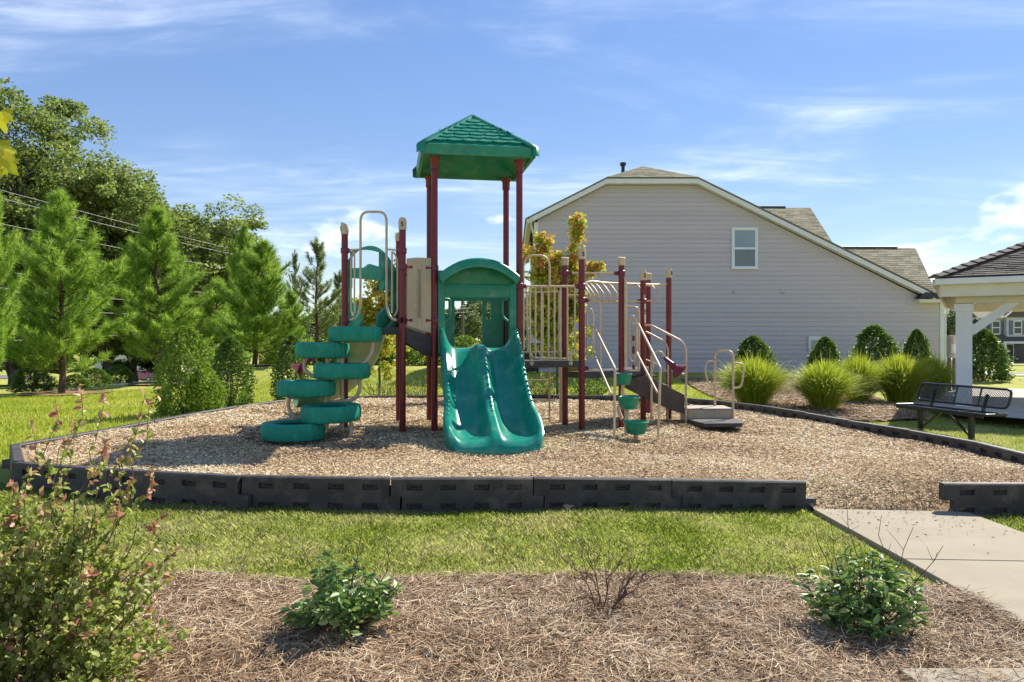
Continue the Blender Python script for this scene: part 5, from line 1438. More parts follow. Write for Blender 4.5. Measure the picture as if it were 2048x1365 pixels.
# ------------------------------------------------------------------ far things at the right
def townhouse(px0, px1, Y, zb, label, seed, wide=7.2):
    x0, x1 = (px0 - CX) / FPX * Y, (px1 - CX) / FPX * Y
    n = max(1, round((x1 - x0) / wide)); r_ = random.Random(seed)
    t = thing('townhouse_row', ((x0 + x1) / 2, Y, zb), label, 'townhouse')
    H = 5.6
    m = MB(); m.box(((x0 + x1) / 2, Y + 5, zb + 2.75 + 1.4), (x1 - x0, 10, 2.8)); m.build('upper_wall', M['siding_far'], t)
    m = MB(); m.box(((x0 + x1) / 2, Y + 5.02, zb + 1.35), (x1 - x0 - .05, 10, 2.8)); m.build('lower_wall', M['stone'], t)
    m = MB(); m.box(((x0 + x1) / 2, Y - .04, zb + 2.82), (x1 - x0 + .1, .12, .28)); m.build('band', M['trim'], t)
    m = MB(); m.prism([(x0 - .4, Y - .5, zb + H - .05), (x0 - .4, Y + 5, zb + H + 2.6), (x0 - .4, Y + 10.5, zb + H - .05)], (x1 - x0 + .8, 0, 0)); m.build('roof', M['shingle'], t)
    m = MB(); m.box(((x0 + x1) / 2, Y - .5, zb + H - .1), (x1 - x0 + .8, .12, .2)); m.build('gutter', M['trim'], t)
    for k in range(n):
        a = x0 + (x1 - x0) * k / n; w_ = (x1 - x0) / n
        # projecting gabled bay with dark roof
        gx = a + w_ * 0.74
        m = MB(); m.box((gx, Y - .3, zb + 4.15), (2.6, .6, 2.7)); m.build('bay', M['siding_far'], t)
        m = MB(); m.prism([(gx - 1.6, Y - .8, zb + H - .1), (gx + 1.6, Y - .8, zb + H - .1), (gx, Y - .8, zb + H + 1.25)], (0, 4.2, 0)); m.build('gable_roof', M['shingle_dark'], t)
        m = MB(); m.bar((gx - 1.65, Y - .86, zb + H - .1), (gx, Y - .86, zb + H + 1.3), .08, .22, up=(0, 1, 0)); m.bar((gx + 1.65, Y - .86, zb + H - .1), (gx, Y - .86, zb + H + 1.3), .08, .22, up=(0, 1, 0)); m.build('gable_trim', M['trim'], t)
        for wx, yy in ((a + w_ * .12, Y), (a + w_ * .40, Y), (gx, Y - .6)):
            m = MB(); m.box((wx, yy - .05, zb + 4.25), (1.05, .12, 1.7)); wn_ = m.build('window', M['window_white'], t)
            for zc_ in (3.86, 4.64):
                g = MB(); g.box((wx, yy - .112, zb + zc_), (.82, .012, .66)); g.build('pane', M['glass_dark'], wn_)
            for s_ in (-1, 1):
                g = MB(); g.box((wx + s_ * .78, yy - .05, zb + 4.25), (.42, .08, 1.7)); g.build('shutter', M['shutter'], wn_)
        # porch
        px_ = a + w_ * .62
        m = MB(); m.prism([(px_ - 1.6, Y - 1.7, zb + 2.5), (px_ + 1.6, Y - 1.7, zb + 2.5), (px_ + 1.6, Y, zb + 3.3), (px_ - 1.6, Y, zb + 3.3)], (0, 0, .12)); pr_ = m.build('porch_roof', M['shingle_dark'], t)
        m = MB(); m.box((px_, Y - 1.68, zb + 2.42), (3.2, .1, .26)); m.build('porch_beam', M['trim'], pr_)
        for s_ in (-1.4, 1.4):
            m = MB(); m.add([(px_ + s_ + x * w2, Y - 1.6 + y * w2, zb + z) for z, w2 in ((.8, .22), (2.4, .13)) for x, y in ((-1, -1), (1, -1), (1, 1), (-1, 1))], [[0, 1, 2, 3], [4, 5, 6, 7], [0, 1, 5, 4], [1, 2, 6, 5], [2, 3, 7, 6], [3, 0, 4, 7]]); m.box((px_ + s_, Y - 1.6, zb + .4), (.55, .55, .8)); m.build('porch_column', M['trim'], pr_)
        m = MB(); m.box((px_ + .1, Y - .06, zb + 1.1), (1.25, .1, 2.3)); dd_ = m.build('door', M['trim'], t)
        m = MB(); m.box((px_ + .1, Y - .12, zb + 1.08), (.98, .06, 2.1)); m.build('door_leaf', M['door'], dd_)
        m = MB(); m.box((a + w_ * .18, Y - .05, zb + 1.5), (1.5, .12, 1.5)); wn_ = m.build('window', M['window_white'], t)
        for s_ in (-.35, .35):
            g = MB(); g.box((a + w_ * .18 + s_, Y - .112, zb + 1.5), (.58, .012, 1.26)); g.build('pane', M['glass_dark'], wn_)
    return t
townhouse(1840, 2164, 92, P(2000, 725, 92).z, 'pale grey townhouse row with slate shutters beyond the street', 4)
def strip(name, pts, w, mat, dz=0.03):
    """a draped ribbon along a polyline on the ground"""
    pts = [np.array(p, float) for p in pts]; dense = []
    for a, b in zip(pts[:-1], pts[1:]):
        k = max(1, int(np.linalg.norm(b - a) / 0.8))
        dense += [a + (b - a) * j / k for j in range(k)]
    dense.append(pts[-1]); d_ = np.array(dense)
    t = np.gradient(d_, axis=0); t /= np.linalg.norm(t, axis=1)[:, None]; nrm = np.stack([-t[:, 1], t[:, 0]], 1)
    cols = 5; V = []
    for c in range(cols):
        q = d_ + nrm * (w * (c / (cols - 1) - .5)); V.append(np.column_stack([q, terr(q[:, 0], q[:, 1]) + dz]))
    V = np.stack(V, 1).reshape(-1, 3); n = len(d_); ix = np.arange(n * cols).reshape(n, cols)
    F = np.stack([ix[:-1, :-1], ix[1:, :-1], ix[1:, 1:], ix[:-1, 1:]], -1).reshape(-1, 4)
    o = link(name, np_mesh(name, V, F, mat, True)); o["kind"] = "structure"; return o
strip('street', [(18, 50), (40, 46), (90, 44)], 9, M['asphalt'], 0.05)
strip('pavement', [(15, 40.3), (40, 36.5), (90, 35)], 1.5, M['concrete_far'], 0.05)
strip('pavement', [(24, 82), (60, 80), (100, 80)], 1.6, M['concrete_far'], 0.05)
strip('side_path', [(-40, 24), (-19.5, 27.5), (-17.4, 29), (-16.4, 32), (-17.5, 40), (-17, 50)], 1.5, M['concrete_far'], 0.05)
strip('street', [(-80, 92), (-44, 96), (0, 99), (40, 104)], 8, M['asphalt'], 0.06)

def car(loc, rz, paint, label):
    t = thing('parked_car', (0, 0, 0), label, 'car')
    L, Wd, H = 4.5, 1.78, 1.45
    prof = [(-2.25, .45), (-2.2, .78), (-1.9, .92), (-1.35, .98), (-.75, 1.40), (.55, 1.43), (1.25, 1.02), (2.1, .86), (2.25, .62), (2.25, .32), (-2.25, .30)]
    m = MB(); n = len(prof)
    rows = [(-1, .86), (-.96, 1.0), (0, 1.0), (.96, 1.0), (1, .86)]
    secs_ = []
    for s_, k in ((-.5, .97), (-.46, 1.0), (.46, 1.0), (.5, .97)):
        sec = [V3((x * (1 if abs(s_) < .48 else .985), Wd * s_ * (1 if z < 1.0 else .84), z if abs(s_) < .48 else .3 + (z - .3) * .97)) for x, z in prof]
        secs_.append(sec)
    for s_ in secs_: m.v += s_
    for i in range(3):
        for k in range(n):
            k2 = (k + 1) % n; m.f.append([i * n + k, i * n + k2, (i + 1) * n + k2, (i + 1) * n + k])
    m.f.append(list(range(n))[::-1]); m.f.append([3 * n + k for k in range(n)])
    m.build('body', paint, t, smooth=35)
    for s_ in (-1, 1):
        y = s_ * Wd * .427
        for poly in ([(-1.2, 1.02), (-.70, 1.34), (-.1, 1.37), (-.1, 1.02)], [(-.02, 1.02), (-.02, 1.37), (.50, 1.37), (1.05, 1.02)]):
            g = MB(); g.prism([(x, y, z) for x, z in poly], (0, s_ * .012, 0)); g.build('side_window', M['glass_dark'], t)
    for (xa, za, xb, zb_) in ((-1.40, 1.00, -.80, 1.39), (1.22, 1.05, .60, 1.42)):
        g = MB(); o_ = V3((.02 if xa > 0 else -.02, 0, .02)); g.prism([V3((xa, -.66, za)) + o_, V3((xa, .66, za)) + o_, V3((xb, .60, zb_)) + o_, V3((xb, -.60, zb_)) + o_], (0, 0, .012)); g.build('windscreen', M['glass_dark'], t)
    for x in (-1.4, 1.4):
        for s_ in (-1, 1):
            g = MB(); g.tube([(x, s_ * .72, .33), (x, s_ * .90, .33)], .33, 20); w_ = g.build('wheel', M['tyre'], t, smooth=40)
            g = MB(); g.tube([(x, s_ * .88, .33), (x, s_ * .915, .33)], .20, 16); g.build('rim', M['rim'], w_, smooth=40)
    for x, mt in ((2.2, 'window_white'), (-2.2, 'red')):
        for s_ in (-.62, .62):
            g = MB(); g.box((x, s_, .70), (.12, .34, .14)); g.build('headlight' if x > 0 else 'tail_light', M[mt], t, bevel=.02)
    t.location = loc; t.rotation_euler = (0, 0, rz)
    return t
p_ = P(292, 762, 96); car((p_.x, 96, tz(p_.x, 96) + .06), math.radians(-22), M['car_red'], 'dark red car parked on the far street behind pines')
p_ = P(1896, 715, 55); car((p_.x, 55, tz(p_.x, 55) + .05), math.radians(90), M['car_white'], 'white car parked between grey house and pavilion post')
# white house far left
p_ = P(262, 750, 112)
fh = thing('white_house', (p_.x, 112, tz(p_.x, 112)), 'small white house glimpsed behind the parked red car', 'house')
zz = tz(p_.x, 112)
m = MB(); m.box((p_.x, 116, zz + 1.6), (11, 8, 3.2)); m.build('wall', M['trim'], fh)
m = MB(); m.prism([(p_.x - 6, 111.4, zz + 3.1), (p_.x - 6, 120.6, zz + 3.1), (p_.x - 6, 116, zz + 5.2)], (12, 0, 0)); m.build('roof', M['shingle_dark'], fh)
for dx in (-3, 0, 3):
    m = MB(); m.box((p_.x + dx, 111.97, zz + 1.7), (1.1, .1, 1.3)); m.build('window', M['glass_dark'], fh)
# meter box beside the pavilion post, street lamp
p_ = P(1902, 762, 21); g0 = tz(p_.x, 21)
mb_ = thing('meter_pedestal', (p_.x, 21, g0), 'beige electric meter box on a wooden stand behind pavilion post', 'meter box')
for dx in (-.05, .09):
    m = MB(); m.box((p_.x + dx, 21, g0 + .75), (.07, .07, 1.7)); m.build('stand_post', M['wood_pole'], mb_)
m = MB(); m.box((p_.x, 20.9, g0 + 1.25), (.30, .14, .62)); mm_ = m.build('meter_box', M['pvc'], mb_, bevel=.01)
m = MB(); m.box((p_.x, 20.82, g0 + 1.2), (.2, .02, .25)); m.build('label_plate', M['trim'], mm_)
p_ = P(1952, 760, 52); g0 = tz(p_.x, 52)
lp = thing('street_lamp', (p_.x, 52, g0), 'dark green lantern street lamp rising behind the conical holly', 'street lamp')
zt_ = zpx(638, 52)
m = MB(); m.tube([(p_.x, 52, g0), (p_.x, 52, g0 + .6), (p_.x, 52, zt_ - .9)], [.11, .08, .055], 10); m.build('pole', M['lamp_green'], lp, smooth=True)
m = MB(); m.lathe([(.09, -.9), (.16, -.8), (.22, -.35), (.24, -.3)], (p_.x, 52, zt_), 12); m.build('lantern', M['glass_up'], lp, smooth=40)
m = MB(); m.lathe([(.34, -.32), (.30, -.22), (.14, -.05), (.03, 0.04)], (p_.x, 52, zt_), 12); m.build('lamp_hood', M['lamp_green'], lp, smooth=40)
# utility pole and lines
up_ = P(925, 720, 62)
pole = thing('utility_pole', (up_.x, 62, tz(up_.x, 62)), 'wooden utility pole far behind the tower opening', 'utility pole')
zt_ = zpx(585, 62)
m = MB(); m.tube([(up_.x, 62, tz(up_.x, 62) - .2), (up_.x, 62, zt_ + .6)], [.17, .11], 10); m.build('pole', M['wood_pole'], pole, smooth=True)
m = MB(); m.box((up_.x, 61.9, zt_), (2.4, .1, .12)); m.build('crossarm', M['wood_pole'], pole)
for i, (ya, yb_, zoff) in enumerate(((381, 505, 0.0), (397, 517, -.3), (448, 547, -1.2), (543, 585, -2.0), (577, 612, -2.4), (613, 640, -2.8), (683, 672, -3.4))):
    A = P(0, ya, 31); B = P(460 if i < 3 else 250, yb_, 44 if i < 3 else 38)
    A0 = A + (A - B) * 0.6
    E = V3((up_.x + (i - 3) * .3, 62, zt_ + zoff * .5 + .1))
    pts = []
    for j in range(25):
        t = j / 24
        pts.append((1 - t) ** 2 * A0 + 2 * t * (1 - t) * (B * 2 - (A0 + E) / 2) + t * t * E if False else A0.lerp(B, min(1, t * 2)) if t < .5 else B.lerp(E, t * 2 - 1))
    sm_ = [np.array(p) for p in pts]
    for _ in range(40): sm_ = [sm_[0]] + [(sm_[k - 1] + 2 * sm_[k] + sm_[k + 1]) / 4 for k in range(1, 24)] + [sm_[-1]]
    m = MB(); m.tube([V3(p) for p in sm_], 0.009, 5)
    tag(m.build('power_line', M['wire']), 'thin grey overhead wire past the pines, %s counting down from the top' % ORD[i], 'power line', 'overhead wires by the pines')
# ------------------------------------------------------------------ vegetation
def leaf_quads(c, axis, L, w, r, fold=0.25, six=False):
    """one folded leaf per row: c base points, axis directions, L lengths, w half widths"""
    n = len(c); a = norm(axis)
    s = norm(np.cross(a, norm(r.normal(0, 1, (n, 3)) + [0, 0, 1.2])))
    u = np.cross(s, a)
    L = L[:, None]; w = w[:, None]
    if not six:
        V = np.stack([c, c + a * L * .45 + s * w + u * w * fold, c + a * L, c + a * L * .45 - s * w + u * w * fold], 1).reshape(-1, 3)
        return V, (np.arange(n)[:, None] * 4 + [[0, 1, 2, 3]])
    V = np.stack([c, c + a * L * .28 + s * w * .85 + u * w * fold, c + a * L * .66 + s * w * .8 + u * w * fold, c + a * L - u * L * .12, c + a * L * .66 - s * w * .8 + u * w * fold, c + a * L * .28 - s * w * .85 + u * w * fold], 1).reshape(-1, 3)
    k = np.arange(n)[:, None] * 6
    return V, np.concatenate([k + [[0, 3, 2, 1]], k + [[0, 5, 4, 3]]], 1).reshape(-1, 4)
def rnd_dirs(r, n, up=0.0):
    v = norm(r.normal(0, 1, (n, 3))); v[:, 2] += up; return norm(v)
def clumps(r, centers, rad, per, Lr, wr, up=0.1, out=0.5, core=None):
    """leaves spread in small balls around cluster centres"""
    n = len(centers)
    rad = np.broadcast_to(np.asarray(rad, float), (n,))
    c = np.repeat(centers, per, 0); rr_ = np.repeat(rad, per)
    d = rnd_dirs(r, n * per); rho = r.uniform(0.15, 1, n * per) ** 0.5
    pos = c + d * (rr_ * rho)[:, None] * [1, 1, .75]
    ax = norm(d * out + rnd_dirs(r, n * per, up) * (1 - out) + [0, 0, -.12])
    L = r.uniform(*Lr, n * per); w = L * r.uniform(*wr, n * per)
    return leaf_quads(pos, ax, L, w, r)
def trunk_mesh(paths, mat, name='trunk', n=7):
    m = MB()
    for pts, r0, r1 in paths:
        k = len(pts); m.tube(pts, [r0 + (r1 - r0) * i / (k - 1) for i in range(k)], n)
    me = m.mesh(name, smooth=True); me.materials.append(mat); return me
def bent(a, b, r, j=0.08, n=5, sag=0.0):
    a, b = V3(a), V3(b); L = (b - a).length; out = []
    for i in range(n + 1):
        t = i / n; p = a.lerp(b, t)
        if 0 < i < n: p += V3(r.normal(0, j * L * .3, 3))
        p.z += sag * L * math.sin(math.pi * t); out.append(p)
    return out

def broad_tree(seed, H, cr, ch, ncl, per, leaf, mat, lobes=9, trunk_r=None, base=None, clr=None, bark='bark_grey', lr=(.22, .38)):
    """returns trunk and crown mesh of a broadleaf tree standing at the origin"""
    r = np.random.default_rng(seed)
    zc = H - ch / 2
    lob = []
    for k in range(lobes):
        a = 2 * np.pi * (k + r.uniform(-.3, .3)) / lobes * 1.618 * 2
        t = r.uniform(-.42, .45); rad_ = cr * (0.78 - 0.5 * abs(t)) * r.uniform(.6, 1.12)
        lob.append((np.array([math.cos(a) * rad_, math.sin(a) * rad_, zc + t * ch]), cr * r.uniform(*lr)))
    lob.append((np.array([0, 0, H - cr * .42]), cr * .42)); lob.append((np.array([0, 0, zc]), cr * .42))
    cen = []
    for c, q in lob:
        k = int(ncl / len(lob)); d = rnd_dirs(r, k, .15); cen.append(c + d * (q * r.uniform(.55, 1.08, k))[:, None] * [1, 1, .85])
    cen = np.concatenate(cen)
    V, F = clumps(r, cen, (clr or cr * .13) * r.uniform(.6, 1.3, len(cen)), per, leaf, (.28, .42), .1, .4)
    tr = trunk_r or H * .018
    paths = [(bent((0, 0, -.3), (r.normal(0, .02 * H), r.normal(0, .02 * H), H * .78), r, .05, 7), tr, tr * .25)]
    for c, q in lob:
        z0 = max(H * .18, c[2] - cr * r.uniform(.5, .9)); paths.append((bent((0, 0, min(z0, H * .7)), c, r, .12, 5, .06), tr * .42, tr * .10))
    for c in cen[::max(1, len(cen) // 60)]:
        q = lob[int(np.argmin([np.linalg.norm(c - l[0]) for l in lob]))][0]
        paths.append((bent(q, c, r, .15, 3), tr * .13, tr * .03))
    return trunk_mesh(paths, M[bark]), np_mesh('crown', V, F, mat)
def put_tree(name, meshes, loc, rz, sc, label, cat, group=None, crown_mat=None):
    t = thing(name, loc, label, cat, group)
    t.rotation_euler.z = rz; t.scale = sc if hasattr(sc, '__len__') else (sc, sc, sc)
    for nm, me in zip(('trunk', 'crown'), meshes):
        o = bpy.data.objects.new(nm, me); COL.objects.link(o); o.parent = t
        if nm == 'crown' and crown_mat: o.material_slots[0].link = 'OBJECT'; o.material_slots[0].material = crown_mat
    return t
def gp(px, Y, dz=0.0):
    x = (px - CX) / FPX * Y; return V3((x, Y, tz(x, Y) + dz))

def pine(seed, H, rw, mat, tuft=46, needle=.22, low=.10, dens=1.0, sparse=False):
    r = np.random.default_rng(seed); paths = []; C = []; D = []
    top = np.array([r.normal(0, .08), r.normal(0, .08), H])
    paths.append((bent((0, 0, -.2), top, r, .02, 8), .012 * H + .03, .012))
    nw = int(H / .30 * dens)
    for i in range(nw):
        t = low + (0.97 - low) * i / nw; z = H * t
        rad_ = rw * (1.22 * (1 - t) ** .85 * min(1.0, .62 + t * 1.3)) * r.uniform(.72, 1.18)
        for b in range(r.integers(4, 7) if not sparse else r.integers(3, 5)):
            az = r.uniform(0, 2 * np.pi); L = max(.22, rad_ * r.uniform(.6, 1.15)); el = r.uniform(.12, .45) + t * .55
            d = np.array([math.cos(az) * math.cos(el), math.sin(az) * math.cos(el), math.sin(el)])
            o_ = np.array([top[0] * t, top[1] * t, z]); e = o_ + d * L + np.array([0, 0, .14 * L])
            mid = o_ + d * L * .5 - np.array([0, 0, .03 * L])
            paths.append(([V3(o_), V3(mid), V3(e)], .010 + .012 * L * .6, .005))
            k = max(3, int(L / .135))
            for j in range(k):
                s = .28 + .72 * (j + 1) / k; p = o_ + (mid - o_) * s * 2 if s < .5 else mid + (e - mid) * (s - .5) * 2
                sd = np.array([-d[1], d[0], 0]) * r.choice([-1, 1]) * (r.uniform(.05, .32) * L * (1.15 - s) + .03)
                if j == k - 1: sd *= 0
                C.append(p + sd + [0, 0, .05]); D.append(norm(d * .6 + sd * 1.2 / max(.05, np.linalg.norm(sd) * 3 + .1) + [0, 0, .55]))
    for q in range(5):
        C.append(top + [0, 0, -.12 * q]); D.append(np.array([0, 0, 1.0]) + r.normal(0, .15, 3))
    C = np.array(C); D = norm(np.array(D)); n = len(C)
    c = np.repeat(C, tuft, 0); dd_ = np.repeat(D, tuft, 0); N = n * tuft
    ax = norm(dd_ * r.uniform(.25, 1.2, N)[:, None] + rnd_dirs(r, N) * .8)
    pos = c + dd_ * r.uniform(-.10, .12, N)[:, None]
    L = needle * r.uniform(.7, 1.15, N); s = norm(np.cross(ax, rnd_dirs(r, N))) * r.uniform(.005, .009, N)[:, None]
    V = np.stack([pos - s, pos + s, pos + ax * L[:, None] + [0, 0, -.015]], 1).reshape(-1, 3)
    F = np.arange(N)[:, None] * 3 + [[0, 1, 2]]
    return trunk_mesh(paths, M['bark'], n=6), np_mesh('crown', V, F, mat)
PN = [pine(11, 6.0, 2.05, M['pine'], 60, .26, dens=1.3), pine(12, 6.0, 2.0, M['pine'], 60, .26, dens=1.3), pine(13, 5.0, 1.75, M['pine'], 60, .26, dens=1.3), pine(14, 5.2, 1.5, M['pine_grey'], 60, .2, .25, .9, True)]
def put_pine(i, px, Y, top, label, rz=0.0, wid=1.0, group=None):
    b = gp(px, Y); H0 = (6.0, 6.0, 5.0, 5.2)[i]; h = zpx(top, Y) - b.z; s = h / H0
    return put_tree('pine_tree', PN[i], b, rz, (s * wid, s * wid, s), label, 'pine tree', group)
put_pine(0, 122, 22, 388, 'bushy green pine with trunk beside the curving path', 0.4, 1.08)
put_pine(1, 318, 26, 420, 'bushy green pine with bare lower trunk in front of parked red car', 2.0, 1.02)
put_pine(2, 508, 30, 486, 'rounded green pine on the lawn behind the columnar laurels', 1.0, 1.25)
put_pine(1, 487, 37, 452, 'taller pine standing behind the rounded green pine', 4.0, .6)
put_pine(3, 632, 31, 482, 'thin grey green pine with open branches beside the tyre climb', 0.0, 1.1)
put_pine(3, 588, 44, 505, 'small dark pine top showing between two fuller pines', 2.2, .55)
put_pine(3, 680, 37, 545, 'grey green pine half hidden behind the tallest left maroon post', 3.0, 1.15)
put_pine(0, -45, 17.5, 300, 'pine cut by the frame edge beside the side path', 1.2, .62)
put_pine(2, 430, 34, 560, 'low pine filling the gap behind the laurels', 2.6, 1.1)
put_pine(2, 575, 38, 585, 'low pine in front of the far tree line', 0.3, 1.1)

# broadleaf trees
OAK = broad_tree(21, 16.5, 7.0, 12.5, 900, 150, (.13, .23), M['oak'], 30, .32, clr=.66, lr=(.25, .42))
OAK2 = broad_tree(22, 11.5, 5.0, 9.0, 700, 140, (.12, .21), M['oak'], 24, .24, clr=.52, lr=(.34, .5))
UND = broad_tree(23, 8.0, 3.8, 6.8, 300, 80, (.18, .34), M['under'], 10, .16)
DST = broad_tree(24, 9.0, 4.5, 7.6, 200, 55, (.30, .55), M['distant'], 9, .18)
put_tree('oak_tree', OAK, gp(40, 41), 0.7, (1.05, 1.05, .97), 'tallest spreading oak rising behind the pines', 'oak tree')
put_tree('oak_tree', OAK2, gp(335, 47), 5.1, (1.3, 1.3, .90), 'round crowned darker oak behind the two green pines', 'oak tree')
put_tree('oak_tree', OAK2, gp(210, 45), 4.0, (1.0, 1.0, .88), 'mid height oak filling the gap between oaks', 'oak tree')
put_tree('oak_tree', OAK2, gp(395, 53), 4.2, (1.1, 1.1, .88), 'low oak at the right end of the broadleaf belt', 'oak tree')
put_tree('oak_tree', OAK2, gp(270, 52), 2.6, (1.2, 1.2, .92), 'oak in the belt between the tallest and darker oaks', 'oak tree')
put_tree('oak_tree', OAK, gp(-170, 40), 3.0, (.8, .8, .9), 'oak at the frame edge behind the nearest pine', 'oak tree')
for i, (px, Y, s, rz) in enumerate(((-30, 40, .8, .3), (70, 44, .75, 1.8), (170, 50, .85, 3.0), (205, 54, .6, .9), (360, 55, .8, 4.1), (440, 50, .6, 5.2), (20, 50, .9, 2.4), (520, 58, .6, 1.1), (-90, 34, .7, 2.9))):
    put_tree('understory_tree', UND, gp(px, Y), rz, (s * 1.15, s * 1.15, s), 'dark understory tree in the shade behind the pines', 'tree', 'understory trees behind the pines')
for i, (px, Y, s, rz) in enumerate(((560, 92, .8, 0), (610, 100, .85, 1), (660, 88, .7, 2), (705, 100, .9, 3), (750, 96, .85, 4), (800, 104, .85, 5), (850, 98, .8, .5), (893, 118, .75, 1.5), (945, 84, .78, 2.5), (985, 88, .85, 3.5), (1030, 92, .85, 4.5), (1075, 96, .9, 5.5),
                                    (1920, 130, .9, 1.2), (1995, 135, .95, 2.2), (2090, 128, 1.0, 3.1), (1880, 70, .55, .4), (460, 98, 1.0, 2), (390, 104, 1.0, 1), (300, 128, 1.0, 3), (200, 125, 1.0, 5), (90, 120, 1.0, 4), (0, 110, 1.0, .2))):
    put_tree('distant_tree', DST, gp(px, Y), rz, (s, s, s), 'hazy distant tree in the far tree line', 'tree', 'far tree line')
# two young maples behind the play area
def maple(seed, H, cols, mat, name, px, Y, label, top, leaf=(.06, .105), per=44):
    r = np.random.default_rng(seed); cen = []; paths = [(bent((0, 0, -.2), (0.03, 0, H * .86), r, .02, 6), .035, .010)]
    for (x, y, z0, z1, rad_, k) in cols:
        base = V3((0, 0, max(.9, z0 - .5))); tip = V3((x, y, z1)); paths.append((bent(base, tip, r, .05, 4, .03), .013, .004))
        for j in range(k):
            t = r.uniform(.0, 1); p = np.array([x * (.25 + .75 * t), y * (.25 + .75 * t), z0 + (z1 - z0) * t]) + r.normal(0, rad_ * .55 * (1.15 - t * .7), 3) * [1, 1, .8]
            cen.append(p)
            if j % 3 == 0: paths.append((bent(base.lerp(tip, .2 + .7 * t), V3(p), r, .1, 2), .005, .002))
    cen = np.array(cen)
    V, F = clumps(r, cen, .13 * r.uniform(.6, 1.3, len(cen)), per, leaf, (.38, .52), -.3, .35)
    put_tree(name, (trunk_mesh(paths, M['bark_grey'], n=6), np_mesh('crown', V, F, mat)), gp(px, Y), 0, 1, label, 'maple tree')
maple(31, 3.7, [(0, 0, 1.3, 3.3, .36, 52), (-.58, .1, 2.2, 3.5, .26, 34), (-.33, -.1, 2.0, 3.7, .32, 44), (.48, 0, 2.2, 4.1, .22, 34), (.3, .1, 1.5, 3.2, .34, 54), (.95, 0, 2.4, 3.2, .16, 18), (-.2, .2, 1.2, 2.6, .40, 64), (-.5, .2, 1.4, 2.6, .32, 42), (.45, .1, 1.5, 2.4, .32, 38)], M['maple'], 'maple_tree', 1115, 16.6, 'young maple turning orange at the top in front of grey house', 0)
maple(32, 3.5, [(.0, 0, 1.2, 2.9, .32, 44), (-.35, .1, 1.3, 2.4, .28, 30), (.35, 0, 1.3, 2.6, .28, 30), (.62, .1, 2.0, 3.55, .12, 18), (-.55, 0, 1.0, 1.8, .25, 20), (.1, .1, .9, 1.8, .4, 40)], M['maple_yellow'], 'maple_tree', 757, 17.2, 'young maple with yellowing leaves seen through the hand loop', 0)

# clipped shrubs
def cone_shrub(seed, H, rad, mat, n=5200, leaf=(.035, .06), pointed=1.6, stems=10):
    r = np.random.default_rng(seed)
    t = r.uniform(0.01, 1, n) ** 1.05; a = r.uniform(0, 2 * np.pi, n)
    prof = np.clip((1 - t ** pointed), 0, 1) ** .62 * (0.88 + .12 * np.minimum(1, t / .12))
    lump = 1 + .15 * np.sin(a * 3 + t * 9 + seed) + .13 * np.sin(a * 7 - t * 15) + .09 * np.sin(a * 13 + t * 31) + r.normal(0, .08, n) + (r.uniform(0, 1, n) < .05) * r.uniform(0, .28, n)
    rho = rad * prof * lump * r.uniform(.55, 1.03, n) ** .5
    pos = np.stack([np.cos(a) * rho, np.sin(a) * rho, t * H], -1)
    ax = norm(np.stack([np.cos(a), np.sin(a), np.full(n, .5)], -1) + rnd_dirs(r, n) * .9)
    L = r.uniform(*leaf, n)
    V, F = leaf_quads(pos, ax, L, L * r.uniform(.3, .45, n), r)
    paths = [(bent((0, 0, -.1), (r.normal(0, .4) * rad, r.normal(0, .4) * rad, H * r.uniform(.5, .9)), r, .05, 4), .014, .004) for _ in range(stems)]
    return trunk_mesh(paths, M['twig'], 'stems', 5), np_mesh('foliage', V, F, mat)
def put_shrub(name, me, loc, rz, sc, label, cat='shrub', group=None):
    t = put_tree(name, me, loc, rz, sc, label, cat, group)
    for c_, nm in zip(t.children, ('stems', 'foliage')): c_.name = nm; c_['kind'] = 'stuff'
    return t
HOL = cone_shrub(41, 1.6, .56, M['holly'], 10000, (.045, .075), 2.0); HOL2 = cone_shrub(42, 1.6, .52, M['holly'], 10000, (.045, .075), 1.6)
def put_h(me, px, Y, top, half, label, rz=0, dz=0):
    b = gp(px, Y); h = zpx(top, Y) - b.z; w = half / FPX * Y
    return put_shrub('holly_shrub', me, b, rz, (w / .56, w / .56, h / 1.6), label, 'holly')
put_h(HOL, 1507, 22.5, 673, 40, 'rounded holly behind the grass clump nearest the transfer step'); put_h(HOL2, 1650, 22, 676, 38, 'small conical holly beside the wall utility box', 1)
put_h(HOL, 1748, 22.5, 652, 46, 'broadest cone holly against grey siding', 2); put_h(HOL2, 1833, 22, 661, 34, 'slim conical holly nearest the house corner', 3)
put_h(HOL2, 1968, 24.5, 660, 46, 'tall conical holly beyond the bench on the street side', 4)
LAU = cone_shrub(43, 2.0, .62, M['laurel'], 7500, (.05, .085), 2.6); LAU2 = cone_shrub(44, 2.0, .5, M['holly'], 6500, (.05, .085), 2.4)
def put_l(me, px, Y, top, half, w0, label, rz=0):
    b = gp(px, Y); h = zpx(top, Y) - b.z; w = half / FPX * Y
    return put_shrub('laurel_shrub', me, b, rz, (w / w0, w / w0, h / 2.0), label, 'laurel')
put_l(LAU, 372, 13.6, 655, 52, .62, 'bright green upright laurel behind the left timbers'); put_l(LAU2, 463, 15.0, 676, 38, .5, 'darker upright laurel next to the bright one', 1.3)
put_l(LAU, 410, 13.9, 735, 36, .62, 'low laurel shoot between the two upright laurels', 3.0); put_l(LAU2, 583, 16.6, 672, 34, .5, 'dark laurel showing behind the tyre climb', 2.2)
